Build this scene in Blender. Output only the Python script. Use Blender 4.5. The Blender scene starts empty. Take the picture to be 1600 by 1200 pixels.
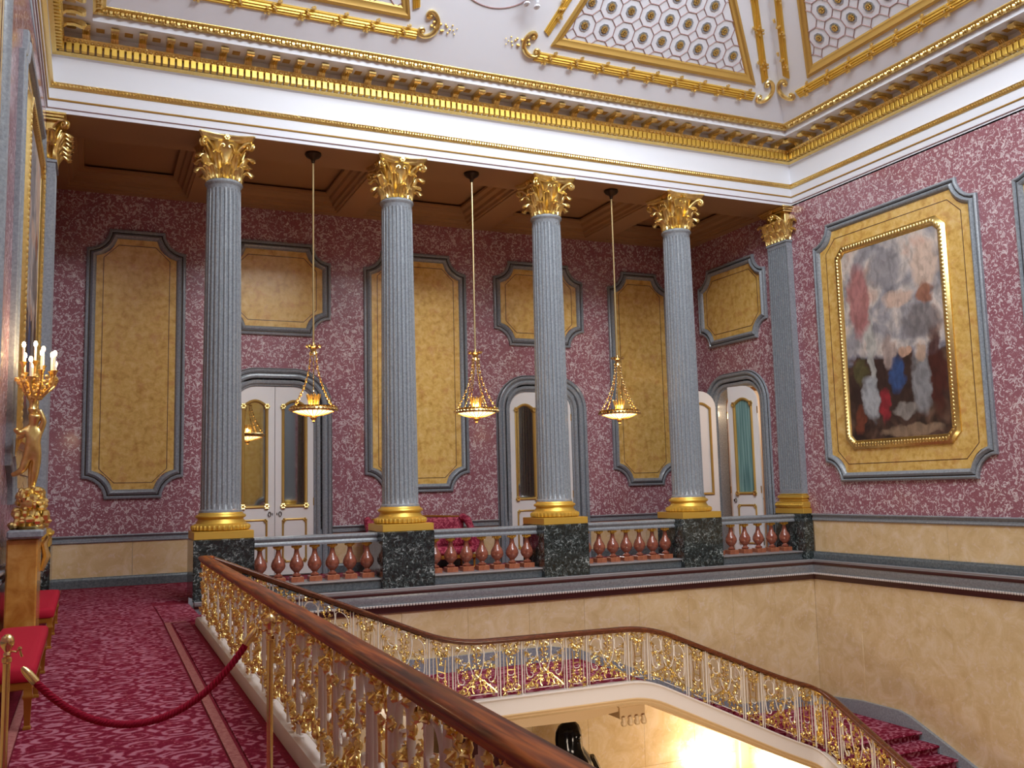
import bpy, bmesh, math, random
from math import sin, cos, pi, radians, sqrt, atan2
from mathutils import Vector, Matrix, noise as mnoise
R_ = random.Random(7)
C = bpy.context.scene.collection
SC = bpy.context.scene
# ------------------------------------------------------------------ camera
cam = bpy.data.cameras.new('camera'); camo = bpy.data.objects.new('camera', cam); C.objects.link(camo); SC.camera = camo
yaw, pitch, roll = 0.4256, 0.1112, -0.0253
Fv = Vector((sin(yaw)*cos(pitch), cos(yaw)*cos(pitch), sin(pitch)))
Rv = Vector((cos(yaw), -sin(yaw), 0)); Uv = Rv.cross(Fv)
R2 = Rv*cos(roll)+Uv*sin(roll); U2 = -Rv*sin(roll)+Uv*cos(roll)
m = Matrix((R2, U2, -Fv)).transposed().to_4x4(); m.translation = Vector((0, 0, 1.65)); camo.matrix_world = m
cam.sensor_fit = 'HORIZONTAL'; cam.sensor_width = 36; cam.lens = 36*1456.3/1600; cam.clip_start = .05; cam.clip_end = 200
# ------------------------------------------------------------------ world, lights, exposure
w = bpy.data.worlds.new('world'); SC.world = w; w.use_nodes = True
w.node_tree.nodes['Background'].inputs[0].default_value = (.86, .92, 1, 1)
w.node_tree.nodes['Background'].inputs[1].default_value = .45
SC.view_settings.view_transform = 'Standard'; SC.view_settings.look = 'None'
SC.view_settings.gamma = 1; SC.view_settings.use_curve_mapping = False; SC.view_settings.exposure = -0.42
def area(name, loc, target, sx, sy, power, col=(1, 1, 1)):
    l = bpy.data.lights.new(name, 'AREA'); l.shape = 'RECTANGLE'; l.size = sx; l.size_y = sy; l.energy = power; l.color = col
    o = bpy.data.objects.new(name, l); C.objects.link(o); o.location = loc
    o.rotation_euler = (Vector(target)-Vector(loc)).to_track_quat('-Z', 'Y').to_euler(); return o
def point(name, loc, power, col, r=.04):
    l = bpy.data.lights.new(name, 'POINT'); l.energy = power; l.color = col; l.shadow_soft_size = r
    o = bpy.data.objects.new(name, l); C.objects.link(o); o.location = loc; return o
DAY = (.90, .955, 1)
# daylight through the lantern windows above the hall
area('lantern_window_front', (6.5, -.2, 13.6), (6.5, 12, 8.6), 8, 3, 3200, DAY)
area('lantern_window_back', (6.5, 12.0, 13.6), (6.5, 5, 8), 8, 3, 450, DAY)
area('lantern_window_left', (2.6, 6, 13.6), (10, 7, 6), 9, 3, 1500, DAY)
area('lantern_window_right', (10.4, 6, 13.6), (3, 7, 6), 9, 3, 600, DAY)
area('lantern_roof_glass', (6.5, 6.2, 15.2), (6.5, 6.3, 0), 7, 8, 1100, DAY)
area('hall_fill_below', (7.0, 8.5, -3.2), (9, 14, -5), 2, 1, 240, (1, .86, .68))  # unseen warm fill, added to brighten the lower hall walls
XL, XR, YC, YB, YA, YN = -.746, 13.8, 15.83, 19.4, 15.45, -3.0
CX = [1.942, 4.967, 7.992, 11.016]
# ------------------------------------------------------------------ materials
def s2l(c):
    return tuple(((v/255/12.92) if v/255 <= .04045 else ((v/255+.055)/1.055)**2.4) for v in c)+(1,)
class NT:
    def __init__(s, name, rough=.5, metal=0., coat=0., spec=.5):
        s.m = bpy.data.materials.new(name); s.m.use_nodes = True; s.t = s.m.node_tree; s.b = s.t.nodes['Principled BSDF']
        s.b.inputs['Roughness'].default_value = rough; s.b.inputs['Metallic'].default_value = metal
        s.b.inputs['Coat Weight'].default_value = coat; s.b.inputs['Coat Roughness'].default_value = .08
        s.b.inputs['Specular IOR Level'].default_value = spec
        s.tc = s.n('ShaderNodeTexCoord')
    def n(s, t, **k):
        x = s.t.nodes.new(t)
        for a, b in k.items():
            if a in x.inputs.keys(): x.inputs[a].default_value = b
            else: setattr(x, a, b)
        return x
    def l(s, a, b): s.t.links.new(a, b)
    def noise(s, scale, detail=3, dist=0., rough=.5, vec=None, sc=None):
        x = s.n('ShaderNodeTexNoise'); x.inputs['Scale'].default_value = scale; x.inputs['Detail'].default_value = detail
        x.inputs['Distortion'].default_value = dist; x.inputs['Roughness'].default_value = rough
        src = vec or s.tc.outputs['Object']
        if sc:
            mp = s.n('ShaderNodeMapping'); mp.inputs['Scale'].default_value = sc; s.l(src, mp.inputs[0]); src = mp.outputs[0]
        s.l(src, x.inputs['Vector']); return x.outputs['Fac']
    def ramp(s, fac, stops, interp='LINEAR'):
        r = s.n('ShaderNodeValToRGB'); r.color_ramp.interpolation = interp; e = r.color_ramp.elements
        while len(e) < len(stops): e.new(.5)
        for i, (p, c) in enumerate(stops): e[i].position = p; e[i].color = s2l(c) if max(c) > 1 else tuple(c)+(1,)
        s.l(fac, r.inputs[0]); return r.outputs[0]
    def mix(s, fac, a, b, mode='MIX'):
        x = s.n('ShaderNodeMix', data_type='RGBA', blend_type=mode)
        if isinstance(fac, (int, float)): x.inputs[0].default_value = fac
        else: s.l(fac, x.inputs[0])
        for i, v in ((6, a), (7, b)):
            if isinstance(v, tuple): x.inputs[i].default_value = s2l(v)
            else: s.l(v, x.inputs[i])
        return x.outputs[2]
    def math(s, op, a, b=0.):
        x = s.n('ShaderNodeMath', operation=op)
        for i, v in ((0, a), (1, b)):
            if isinstance(v, (int, float)): x.inputs[i].default_value = v
            else: s.l(v, x.inputs[i])
        return x.outputs[0]
    def col(s, c):
        if isinstance(c, tuple): s.b.inputs['Base Color'].default_value = s2l(c)
        else: s.l(c, s.b.inputs['Base Color'])
        return s
    def bump(s, h, strength=.3, dist=.01):
        x = s.n('ShaderNodeBump'); x.inputs['Strength'].default_value = strength; x.inputs['Distance'].default_value = dist
        s.l(h, x.inputs['Height']); s.l(x.outputs[0], s.b.inputs['Normal']); return s
    def emit(s, c, st):
        s.b.inputs['Emission Color'].default_value = s2l(c); s.b.inputs['Emission Strength'].default_value = st; return s
M = {}
def mk(name, *a, **k):
    x = NT(name, *a, **k); M[name] = x.m; return x
# pink scagliola: mauve ground with white worm-like flecks
x = mk('pink_marble', .22, 0, .25)
f = x.noise(11, 2.5, 1.8, .55); f2 = x.noise(1.4, 2)
fl = x.ramp(f, [(.545, (0, 0, 0)), (.59, (1, 1, 1)), (.65, (.3, .3, .3))])
f3 = x.noise(22, 2, 1.4)
fl2 = x.ramp(f3, [(.60, (0, 0, 0)), (.66, (.6, .6, .6))])
base = x.mix(f2, (138, 84, 95), (162, 108, 118))
c1 = x.mix(fl, base, (232, 220, 222)); x.col(x.mix(x.math('MULTIPLY', fl2, .6), c1, (222, 200, 208)))
x = mk('yellow_marble', .25, 0, .25)
c = x.ramp(x.noise(7, 6, .3, .65), [(.3, (188, 144, 70)), (.5, (218, 178, 98)), (.7, (230, 198, 132))])
x.col(x.mix(x.ramp(x.noise(4, 5, .6, .7), [(.52, (0, 0, 0)), (.68, (.6, .6, .6))]), c, (196, 136, 84)))
x = mk('grey_marble', .3, 0, .2)
c = x.ramp(x.noise(30, 4, .3, .7), [(.3, (116, 121, 128)), (.7, (164, 170, 178))]); x.col(x.mix(x.math('MULTIPLY', x.noise(3, 3), .35), c, (124, 132, 136)))
x = mk('grey_bead', .3); x.col((150, 146, 148))
x = mk('dark_bead', .4); x.col((78, 44, 42))
x = mk('green_marble', .16, 0, .4)
c = x.ramp(x.noise(16, 5, 1.2, .7), [(.44, (28, 34, 34)), (.56, (66, 76, 76)), (.66, (176, 184, 184))]); x.col(x.mix(x.ramp(x.noise(5, 3), [(.45, (0, 0, 0)), (.6, (.6, .6, .6))]), c, (30, 36, 36)))
x = mk('grey_green_band', .3); x.col(x.ramp(x.noise(24, 4, .5, .7), [(.35, (72, 80, 84)), (.65, (112, 118, 122))]))
x = mk('cream_marble', .22, 0, .3)
c = x.ramp(x.noise(2.4, 6, .9, .65), [(.3, (204, 172, 124)), (.52, (218, 190, 146)), (.72, (230, 208, 178))])
x.col(x.mix(x.ramp(x.noise(10, 4, 1.), [(.56, (0, 0, 0)), (.7, (.6, .6, .6))]), c, (226, 204, 184)))
x = mk('orange_marble', .2, 0, .3); x.col(x.ramp(x.noise(5, 4, .6), [(.3, (166, 104, 40)), (.5, (196, 140, 66)), (.7, (212, 164, 92))]))
x = mk('red_marble', .16, 0, .4); x.col(x.ramp(x.noise(14, 4, .7), [(.3, (112, 58, 44)), (.55, (146, 82, 64)), (.75, (170, 108, 86))]))
x = mk('orange_stone', .2, 0, .2); x.col(x.ramp(x.noise(14, 4, .7), [(.3, (146, 80, 54)), (.7, (180, 110, 80))]))
x = mk('gold', .3, 1.); x.col(x.ramp(x.noise(20, 2), [(.3, (234, 204, 124)), (.7, (250, 224, 154))])); x.bump(x.noise(60, 2), .12, .004)
x = mk('gold_carved', .28, 1.); x.col((240, 210, 130)); x.bump(x.noise(38, 3, .5), .7, .02)
x = mk('gold_matt', .4, .6); x.col((226, 186, 84))
x = mk('gold_paint', .4, .45); x.col((196, 158, 84))
x = mk('brass', .2, 1.); x.col((238, 208, 144))
x = mk('white_plaster', .5); x.col((226, 228, 236))
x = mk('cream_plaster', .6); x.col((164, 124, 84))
x = mk('panel_line', .5); x.col((150, 118, 116))
x = mk('coffer_shade', .5); x.col((142, 144, 152))  # shadow ring round the sunk rosettes, put into the rim colour
x = mk('white_paint', .35); x.col((236, 232, 230))
x = mk('iron_white', .3); x.col((226, 214, 200))
x = mk('string_cream', .5); x.col((208, 196, 188))
x = mk('string_tan', .5); x.col((202, 168, 122))
x = mk('wood', .4, 0, .1, .25); g = x.noise(5, 3, .4, .5, sc=(6, .35, 6)); x.col(x.ramp(g, [(.3, (62, 22, 8)), (.5, (124, 54, 16)), (.68, (176, 92, 32))]))
x = mk('wood_x', .25, 0, .3); g = x.noise(6, 4, 1.5, .6, sc=(1.2, 9, 9)); x.col(x.ramp(g, [(.3, (70, 30, 16)), (.55, (104, 52, 26)), (.75, (140, 78, 38))]))
x = mk('carpet', .95, spec=.1)
v = x.n('ShaderNodeTexVoronoi', feature='F1'); v.inputs['Scale'].default_value = 3.6
mp = x.n('ShaderNodeMapping'); x.l(x.tc.outputs['Object'], mp.inputs[0]); mp.inputs['Scale'].default_value = (1, 1.25, 1); x.l(mp.outputs[0], v.inputs['Vector'])
v.inputs['Randomness'].default_value = .35
ring = x.math('SINE', x.math('MULTIPLY', v.outputs['Distance'], 22))
pat = x.math('ADD', x.math('MULTIPLY', ring, .14), x.noise(7.5, 3, .9))
c = x.ramp(pat, [(.44, (114, 20, 44)), (.53, (134, 38, 62)), (.63, (170, 106, 122))])
x.col(x.mix(x.ramp(x.noise(26, 2, 1), [(.58, (0, 0, 0)), (.68, (.4, .4, .4))]), c, (200, 120, 130))).bump(x.noise(300, 2), .3, .004)
x = mk('carpet_stripe', .95, spec=.1); x.col(x.ramp(x.noise(40, 2), [(.3, (150, 84, 84)), (.7, (176, 116, 110))]))
x = mk('carpet_plain', .95, spec=.1); x.col(x.ramp(x.noise(30, 3), [(.3, (112, 28, 44)), (.7, (142, 42, 60))]))
x = mk('red_fabric', .8, spec=.2); x.col((176, 26, 50)); x.bump(x.noise(200, 2), .2, .003)
x = mk('brocade', .6, spec=.3); x.col(x.ramp(x.noise(16, 3, 1.2), [(.46, (138, 26, 58)), (.58, (196, 90, 110))]))
x = mk('rope_red', .85, spec=.2); x.col((150, 16, 46))
x = mk('gilt_wood', .35, .5); x.col((176, 120, 44))
x = mk('mirror', .03, 1.); x.col((190, 190, 188))
x = mk('teal_fabric', .8); x.col(x.ramp(x.noise(2, 2, 0, .5, sc=(14, 14, .4)), [(.3, (76, 116, 116)), (.7, (136, 172, 168))]))
x = mk('dark_bronze', .12, .6); x.col((24, 22, 22))
x = mk('dark_metal', .4, .8); x.col((64, 48, 36))
x = mk('maroon', .8); x.col((70, 20, 22))
x = mk('rod_metal', .35, .7); x.col((196, 176, 128))
x = mk('candle', .5); x.col((240, 232, 214))
x = mk('flame', .5); x.col((255, 220, 160)).emit((255, 214, 150), 45)
x = mk('bulb', .5); x.col((255, 220, 160)).emit((255, 214, 150), 60)
x = mk('crystal', .08, 0, .5); x.col((255, 214, 150)).emit((255, 220, 160), 5)
x.b.inputs['Transmission Weight'].default_value = .5
x = mk('lower_floor', .3); x.col((150, 130, 110))
x = mk('warm_room', .6); x.col((190, 150, 100))
# painted canvas: a generic scene of clouds, blue sky and dark figures' ground, soft brushed patches only
x = mk('canvas', .5, 0, .05)
sep = x.n('ShaderNodeSeparateXYZ'); x.l(x.tc.outputs['Object'], sep.inputs[0])
zc = x.math('ADD', sep.outputs[2], x.math('MULTIPLY', x.math('SUBTRACT', x.noise(2.2, 4, 1.), .5), .9))
clouds = x.ramp(x.noise(1.6, 4, .5), [(.30, (120, 118, 124)), (.45, (160, 156, 160)), (.58, (208, 196, 188)), (.72, (206, 166, 146))])
sky = x.ramp(x.noise(3, 3, 1), [(.4, (104, 132, 184)), (.65, (150, 166, 200))])
ground = x.ramp(x.noise(2.6, 2.5, .7), [(.35, (44, 30, 28)), (.5, (84, 60, 50)), (.65, (110, 84, 70))])
up = x.mix(x.ramp(x.math('MULTIPLY_ADD', zc, 1), [(.0, (0, 0, 0)), (.30, (1, 1, 1))]), sky, clouds)
mr = x.n('ShaderNodeMapRange'); x.l(zc, mr.inputs[0]); mr.inputs[1].default_value = -.38; mr.inputs[2].default_value = -.22
body = x.mix(mr.outputs[0], ground, up)
cur = body
for cx_, cz_, rx_, rz_, col_ in [(-.2, -1.0, 1.4, .75, (58, 40, 36)), (.7, .2, .5, .38, (120, 114, 116)), (-.1, 1.35, .5, .4, (146, 142, 146)), (.85, 1.2, .35, .5, (212, 186, 168)), (.2, .72, .42, .2, (206, 176, 158)), (.82, .72, .2, .28, (150, 96, 72)),
        (-.55, -.1, .12, 1.0, (182, 180, 174)), (-.78, .85, .32, .8, (174, 112, 110)), (.95, -.75, .2, .95, (74, 32, 26)), (.6, -.95, .27, .62, (146, 145, 148)), (.62, -.35, .15, .2, (190, 160, 138)), (-.12, -.25, .2, .36, (172, 152, 144)),
        (.04, -.72, .22, .36, (54, 84, 136)), (.25, -.3, .2, .12, (204, 162, 136)), (-.85, -.55, .2, .3, (92, 86, 54)), (-.62, -1.1, .26, .5, (180, 182, 186)), (-.28, -1.25, .14, .36, (156, 44, 54)), (.2, -1.38, .34, .16, (146, 138, 132)), (-.92, -1.5, .16, .3, (122, 64, 46)), (.3, -1.76, .8, .13, (148, 122, 100))]:
    nx = x.math('DIVIDE', x.math('SUBTRACT', x.math('ADD', sep.outputs[0], x.math('MULTIPLY', x.math('SUBTRACT', x.noise(4, 3), .5), .35)), cx_), rx_)
    nz = x.math('DIVIDE', x.math('SUBTRACT', x.math('ADD', sep.outputs[2], x.math('MULTIPLY', x.math('SUBTRACT', x.noise(3.1, 3), .5), .35)), cz_), rz_)
    q_ = x.n('ShaderNodeMapRange'); x.l(x.math('ADD', x.math('MULTIPLY', nx, nx), x.math('MULTIPLY', nz, nz)), q_.inputs[0]); q_.inputs[1].default_value = 1.0; q_.inputs[2].default_value = .45; q_.inputs[3].default_value = 0; q_.inputs[4].default_value = .9
    cur = x.mix(q_.outputs[0], cur, col_)
folds = x.ramp(x.noise(3, 3, .5, .5, sc=(3, 3, 1.6)), [(.35, (.6, .6, .6)), (.6, (1, 1, 1))])
x.col(x.mix(.8, cur, folds, 'MULTIPLY'))
# ------------------------------------------------------------------ mesh helpers
class MB:
    def __init__(s): s.v = []; s.f = []
    def add(s, vs, fs):
        n = len(s.v); s.v += [tuple(v) for v in vs]; s.f += [tuple(i+n for i in f) for f in fs]; return s
    def box(s, x0, x1, y0, y1, z0, z1):
        v = [(x, y, z) for z in (z0, z1) for y in (y0, y1) for x in (x0, x1)]
        return s.add(v, [(0, 2, 3, 1), (4, 5, 7, 6), (0, 1, 5, 4), (2, 6, 7, 3), (0, 4, 6, 2), (1, 3, 7, 5)])
    def cbox(s, x0, x1, y0, y1, z0, z1, b=.01):
        # chamfered box (vertical edges and top/bottom rims)
        def ring(i, z): return [(x0+i+b, y0+i, z), (x1-i-b, y0+i, z), (x1-i, y0+i+b, z), (x1-i, y1-i-b, z), (x1-i-b, y1-i, z), (x0+i+b, y1-i, z), (x0+i, y1-i-b, z), (x0+i, y0+i+b, z)]
        return s.loft([ring(b, z0), ring(0, z0+b), ring(0, z1-b), ring(b, z1)], cap=True)
    def loft(s, rings, cap=False, closed=True):
        n = len(rings[0]); vs = [p for r in rings for p in r]; fs = []
        for i in range(len(rings)-1):
            for j in range(n if closed else n-1):
                k = (j+1) % n; fs.append((i*n+j, i*n+k, (i+1)*n+k, (i+1)*n+j))
        if cap: fs.append(tuple(range(n))[::-1]); fs.append(tuple((len(rings)-1)*n+j for j in range(n)))
        return s.add(vs, fs)
    def lathe(s, prof, c=(0, 0, 0), n=24, cap=True):
        return s.loft([[(c[0]+r*cos(2*pi*j/n), c[1]+r*sin(2*pi*j/n), c[2]+z) for j in range(n)] for r, z in prof], cap)
    def tube(s, pts, r, n=6, cap=True):
        P = [Vector(p) for p in pts]; rings = []; up = None
        for i, p in enumerate(P):
            t = (P[min(i+1, len(P)-1)]-P[max(i-1, 0)])
            if t.length < 1e-9: t = Vector((0, 0, 1))
            t.normalize()
            if up is None: up = t.orthogonal().normalized()
            else:
                up = up-t*up.dot(t)
                up = up.normalized() if up.length > 1e-6 else t.orthogonal().normalized()
            b = t.cross(up); rr = r[i] if isinstance(r, (list, tuple)) else r
            rings.append([tuple(p+(up*cos(2*pi*j/n)+b*sin(2*pi*j/n))*rr) for j in range(n)])
        return s.loft(rings, cap)
    def blob(s, c, r, seg=8, rings=5, sc=(1, 1, 1)):
        rr = [[(c[0]+max(.02, sin(pi*i/rings))*cos(2*pi*j/seg)*r*sc[0], c[1]+max(.02, sin(pi*i/rings))*sin(2*pi*j/seg)*r*sc[1], c[2]-cos(pi*i/rings)*r*sc[2]) for j in range(seg)] for i in range(rings+1)]
        return s.loft(rr, True)
    def sweep(s, path, prof, closed, mf, cap=True):
        """path: 2D points; prof: (offset to the left of travel, height); mf(x, y, h)"""
        n = len(path); P = [Vector(p) for p in path]; nr = []
        for i in range(n):
            a = P[i]-P[i-1] if (closed or i > 0) else P[1]-P[0]
            b = P[(i+1) % n]-P[i] if (closed or i < n-1) else P[-1]-P[-2]
            a.normalize(); b.normalize(); na = Vector((-a.y, a.x)); nb = Vector((-b.y, b.x))
            q = na+nb
            if q.length < 1e-6: q = na.copy()
            q.normalize(); nr.append(q/max(.3, q.dot(na)))
        rings = [[mf(P[i].x+nr[i].x*o, P[i].y+nr[i].y*o, h) for o, h in prof] for i in range(n)]
        if closed: rings.append(rings[0])
        return s.loft(rings, cap and not closed)
    def prism(s, poly, h0, h1, mf=lambda x, y, h: (x, y, h)):
        return s.loft([[mf(x, y, h) for x, y in poly] for h in (h0, h1)], True)
    def tr(s, f): s.v = [tuple(f(*v)) for v in s.v]; return s
def setp(o, label=None, cat=None, group=None, kind=None):
    if label: o['label'] = label
    if cat: o['category'] = cat
    if group: o['group'] = group
    if kind: o['kind'] = kind
    return o
def mesh(name, mb, mat, smooth=35):
    me = bpy.data.meshes.new(name); me.from_pydata(mb.v, [], mb.f)
    bm = bmesh.new(); bm.from_mesh(me); bmesh.ops.recalc_face_normals(bm, faces=bm.faces); bm.to_mesh(me); bm.free()
    me.materials.append(M[mat])
    if smooth: me.shade_smooth(); me.set_sharp_from_angle(angle=radians(smooth))
    return me
def obj(name, mb, mat, parent=None, loc=(0, 0, 0), smooth=35, **k):
    me = mesh(name, mb, mat, smooth) if isinstance(mb, MB) else mb
    o = bpy.data.objects.new(name, me); C.objects.link(o); o.location = loc
    if parent: o.parent = parent
    return setp(o, **k)
def thing(name, label, cat, loc=(0, 0, 0), rz=0, group=None, kind=None):
    o = bpy.data.objects.new(name, None); C.objects.link(o); o.location = loc; o.rotation_euler = (0, 0, rz); o.empty_display_size = .1
    return setp(o, label, cat, group, kind)
def dup(o, loc=None, rz=None, label=None, parent=None):
    c = o.copy(); C.objects.link(c)
    if parent is not None: c.parent = parent
    if loc is not None: c.location = loc
    if rz is not None: c.rotation_euler = (0, 0, rz)
    if label: c['label'] = label
    for ch in list(o.children): dup(ch, parent=c)
    return c
def spiral(cx, cz, r0, r1, a0, a1, n=18): return [(cx+(r0+(r1-r0)*t/n)*cos(a0+(a1-a0)*t/n), cz+(r0+(r1-r0)*t/n)*sin(a0+(a1-a0)*t/n)) for t in range(n+1)]
def bez(p0, p1, p2, p3, n=10): return [tuple((1-t)**3*a+3*t*(1-t)**2*b+3*t*t*(1-t)*c_+t**3*d for a, b, c_, d in zip(p0, p1, p2, p3)) for t in [i/n for i in range(n+1)]]
# wall frames: build facing -Y with local x along, z up, local -y out of the wall
WB = dict(o=(0, YB, 0), rz=0)          # local x = X
WR = dict(o=(XR, 0, 0), rz=-pi/2)      # local x = -Y
WL = dict(o=(XL-.012*15.45, 0, 0), rz=pi/2-.012)       # local x = +Y
def wloc(W, u, z=0, d=0):
    r = W['rz']; o = Vector(W['o'])+Vector((cos(r)*u+sin(r)*d, sin(r)*u-cos(r)*d, z)); return tuple(o)
# ================================================================== STRUCTURE
def struct(name, mb, mat, parent=None, **k):
    o = obj(name, mb, mat, parent, **k)
    if parent is None: o['kind'] = 'structure'
    return o
# --- back wall with two door recesses, right wall with a real side doorway
DO = [3.447, 9.54]; DH = 3.87; DW = .80
def wall_with_gaps(mb, u0, u1, z0, z1, y0, y1, gaps, axis='x'):
    us = [u0]+[g for G in gaps for g in G[:2]]+[u1]
    def bx(a, b, c, d):
        if axis == 'x': mb.box(a, b, y0, y1, c, d)
        else: mb.box(y0, y1, a, b, c, d)
    for i in range(0, len(us), 2): bx(us[i], us[i+1], z0, z1)
    for g in gaps: bx(g[0], g[1], g[2], z1)
    return mb
gB = [(c-DW-.06, c+DW+.06, DH+.07) for c in DO]
wb = struct('wall_back', wall_with_gaps(MB(), XL-.4, XR+.4, .9, 8.0, YB, YB+.35, gB), 'pink_marble')
DS = 17.7
wr = struct('wall_right', wall_with_gaps(MB(), YN, YB+.35, .9, 7.62, XR, XR+.35, [(DS-DW-.06, DS+DW+.06, DH+.07)], 'y'), 'pink_marble')
wl = struct('wall_left', MB().loft([[(XL-.45, y, .9), (XL-.012*(15.45-y), y, .9), (XL-.012*(15.45-y), y, 7.62), (XL-.45, y, 7.62)] for y in (YN, 15.45)], True).box(XL-.45, XL, 15.45, YB+.35, .9, 7.62), 'pink_marble')
struct('wall_front', MB().box(XL-.35, XR+.35, YN-.3, YN, -6.2, 9.2), 'pink_marble')
# dados: rail, cream slab, base
def dado(W, spans, parent):
    for u0, u1 in spans:
        L = (u1-u0)
        for a, b, nm, mat, d0, d1, h0, h1 in ((u0, u1, 'dado_field', 'cream_marble', -.3, .0, .18, .83), ):
            nsl = max(1, round(L/1.6))
            for k in range(nsl):
                mbb = MB().cbox(u0+L*k/nsl+.003, u0+L*(k+1)/nsl-.003, 0, .3, .18, .83, .003); o = obj('marble_slab', mbb, mat, parent, W['o']); o.rotation_euler = (0, 0, W['rz'])
        mf = lambda x, y, h: (x, -y, h)
        pr = MB().loft([[(u, -d, z) for d, z in ((-.3, .82), (0.02, .82), (.035, .84), (.03, .86), (.035, .875), (.01, .885), (.012, .92), (.05, .935), (.06, .95), (.055, .967), (-.3, .967))] for u in (u0, u1)], True)
        o = obj('dado_rail', pr, 'grey_marble', parent, W['o']); o.rotation_euler = (0, 0, W['rz'])
        pr = MB().loft([[(u, -d, z) for d, z in ((-.3, 0.0), (.05, 0.0), (.05, .14), (.035, .16), (.03, .19), (-.3, .19))] for u in (u0, u1)], True)
        o = obj('skirting', pr, 'grey_green_band', parent, W['o']); o.rotation_euler = (0, 0, W['rz'])
SU = 1.17
dado(WB, [(XL, DO[0]-SU), (DO[0]+SU, DO[1]-SU), (DO[1]+SU, XR)], wb)
dado(WR, [(-YB, -DS-SU), (-DS+SU, -16.2)], wr)
dado(WR, [(-15.36, -YN)], wr)
dado(WL, [(YN, YB)], wl)
# --- floors
fl = struct('floor', MB().box(XL-.3, 1.42, YN, 15.4, -.32, 0).box(XL-.3, XR+.3, 15.4, YB+.3, -.32, 0), 'carpet_plain')
CB = lambda y: .925-.0125*(13.2-y)
def strip(a, b, y0, y1, z): return MB().loft([[(CB(y)+a, y, 0), (CB(y)+b, y, 0), (CB(y)+b, y, z), (CB(y)+a, y, z)] for y in (y0, y1)], True)
ct = MB().loft([[(-.42, y, 0), (CB(min(y, 13.2))-.02, y, 0), (CB(min(y, 13.2))-.02, y, .012), (-.42, y, .012)] for y in (YN+.2, 13.2, 15.9)], True)
obj('carpet_field', ct, 'carpet', fl)
obj('carpet_field', MB().box(-.42, XR-.3, 15.9, YB-.35, .0, .012), 'carpet', fl)
obj('carpet_field', strip(.10, .30, YN+.2, 13.2, .012).box(.93, 1.42, 13.25, 15.35, 0, .012), 'carpet', fl)
obj('carpet_border', strip(.0, .07, YN+.2, 13.2, .014).box(.93, 1.2, 13.2, 13.25, 0, .014).box(-.49, -.43, YN+.2, YB-.3, 0, .014), 'carpet_stripe', fl)
# --- lower hall
struct('floor_lower', MB().box(XL-.35, XR+.35, YN, YA+.6, -6.3, -6.0), 'lower_floor')
wlb = struct('wall_back_lower', MB().box(1.5, XR+.1, YA+.10, YA+.4, -6, -.3), 'cream_marble')
wrl = struct('wall_right_lower', MB().box(XR+.07, XR+.35, YN, YA+.3, -6, -.3), 'cream_marble')
struct('wall_left_lower', MB().box(XL-.35, XL, YN, YA+.6, -6, -.3), 'cream_marble')
# slabs of cream marble with open joints
jx = [1.42, 2.55, 3.7, 4.85, 6.05, 7.23, 8.35, 9.53, 10.65, 11.7, 12.75, XR]
for i in range(len(jx)-1):
    for z0, z1 in ((-6, -3.55), (-3.55, -.37)):
        obj('marble_slab', MB().cbox(jx[i]+.0015, jx[i+1]-.0015, YA, YA+.12, z0+.001, z1-.001, .002), 'cream_marble', wlb)
jy = [-3, -1.6, -.3, 1.1, 2.5, 3.9, 5.3, 6.7, 8.1, 9.3, 10.6, 11.8, 13.0, 14.2, YA]
for i in range(len(jy)-1):
    for z0, z1 in ((-6, -3.2), (-3.2, -.37)):
        obj('marble_slab', MB().cbox(XR, XR+.1, jy[i]+.001, jy[i+1]-.001, z0+.001, z1-.001, .002), 'cream_marble', wrl)
# --- ledge moulding under the colonnade and along the right wall (trim_1)
PX = lambda x, y, h: (x, y, h)
ledge_path = [(XR, YN), (XR, YA-.02), (1.50, YA-.02)]     # left of travel = inward (towards the hall)
def lsw(prof, mat, nm, parent=None):
    mb = MB().sweep(ledge_path, prof, False, PX)
    return struct(nm, mb, mat, parent)
tr1 = lsw([(0, .03), (.15, .03), (.16, .02), (.15, .005), (.15, -.015), (.0, -.015)], 'grey_bead', 'trim_1')
lsw([(0, -.016), (.14, -.016), (.15, -.03), (.14, -.06), (.125, -.075), (0, -.075)], 'dark_bead', 'bead_course', tr1)
lsw([(0, -.076), (.12, -.076), (.115, -.13), (.09, -.18), (.07, -.235), (0, -.235)], 'grey_marble', 'band_course', tr1)
lsw([(0, -.236), (.08, -.236), (.095, -.25), (.08, -.275), (0, -.275)], 'grey_bead', 'rope_course', tr1)
lsw([(0, -.276), (.07, -.276), (.05, -.32), (.015, -.36), (.01, -.386), (0, -.386)], 'dark_bead', 'cove_course', tr1)
# rope beads
bd = MB()
for i in range(230):
    xx = 1.5+i*.0535
    bd.blob((xx, YA-.118, -.256), .026, 5, 3, (.85, .8, .9))
for i in range(170):
    bd.blob((XR-.098, YA-.15-i*.0535, -.256), .026, 5, 3, (.8, .85, .9))
setp(obj('rope_beads', bd, 'string_cream', tr1), kind='stuff')
# grey-green plinth band between the pedestals
struct('trim_2', MB().box(2.4, XR, 15.50, 16.1, 0.03, .17), 'grey_green_band')
tb = struct('trim_3', MB().cbox(2.4, XR, 15.46, 16.14, .17, .2, .01), 'grey_bead')
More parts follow.
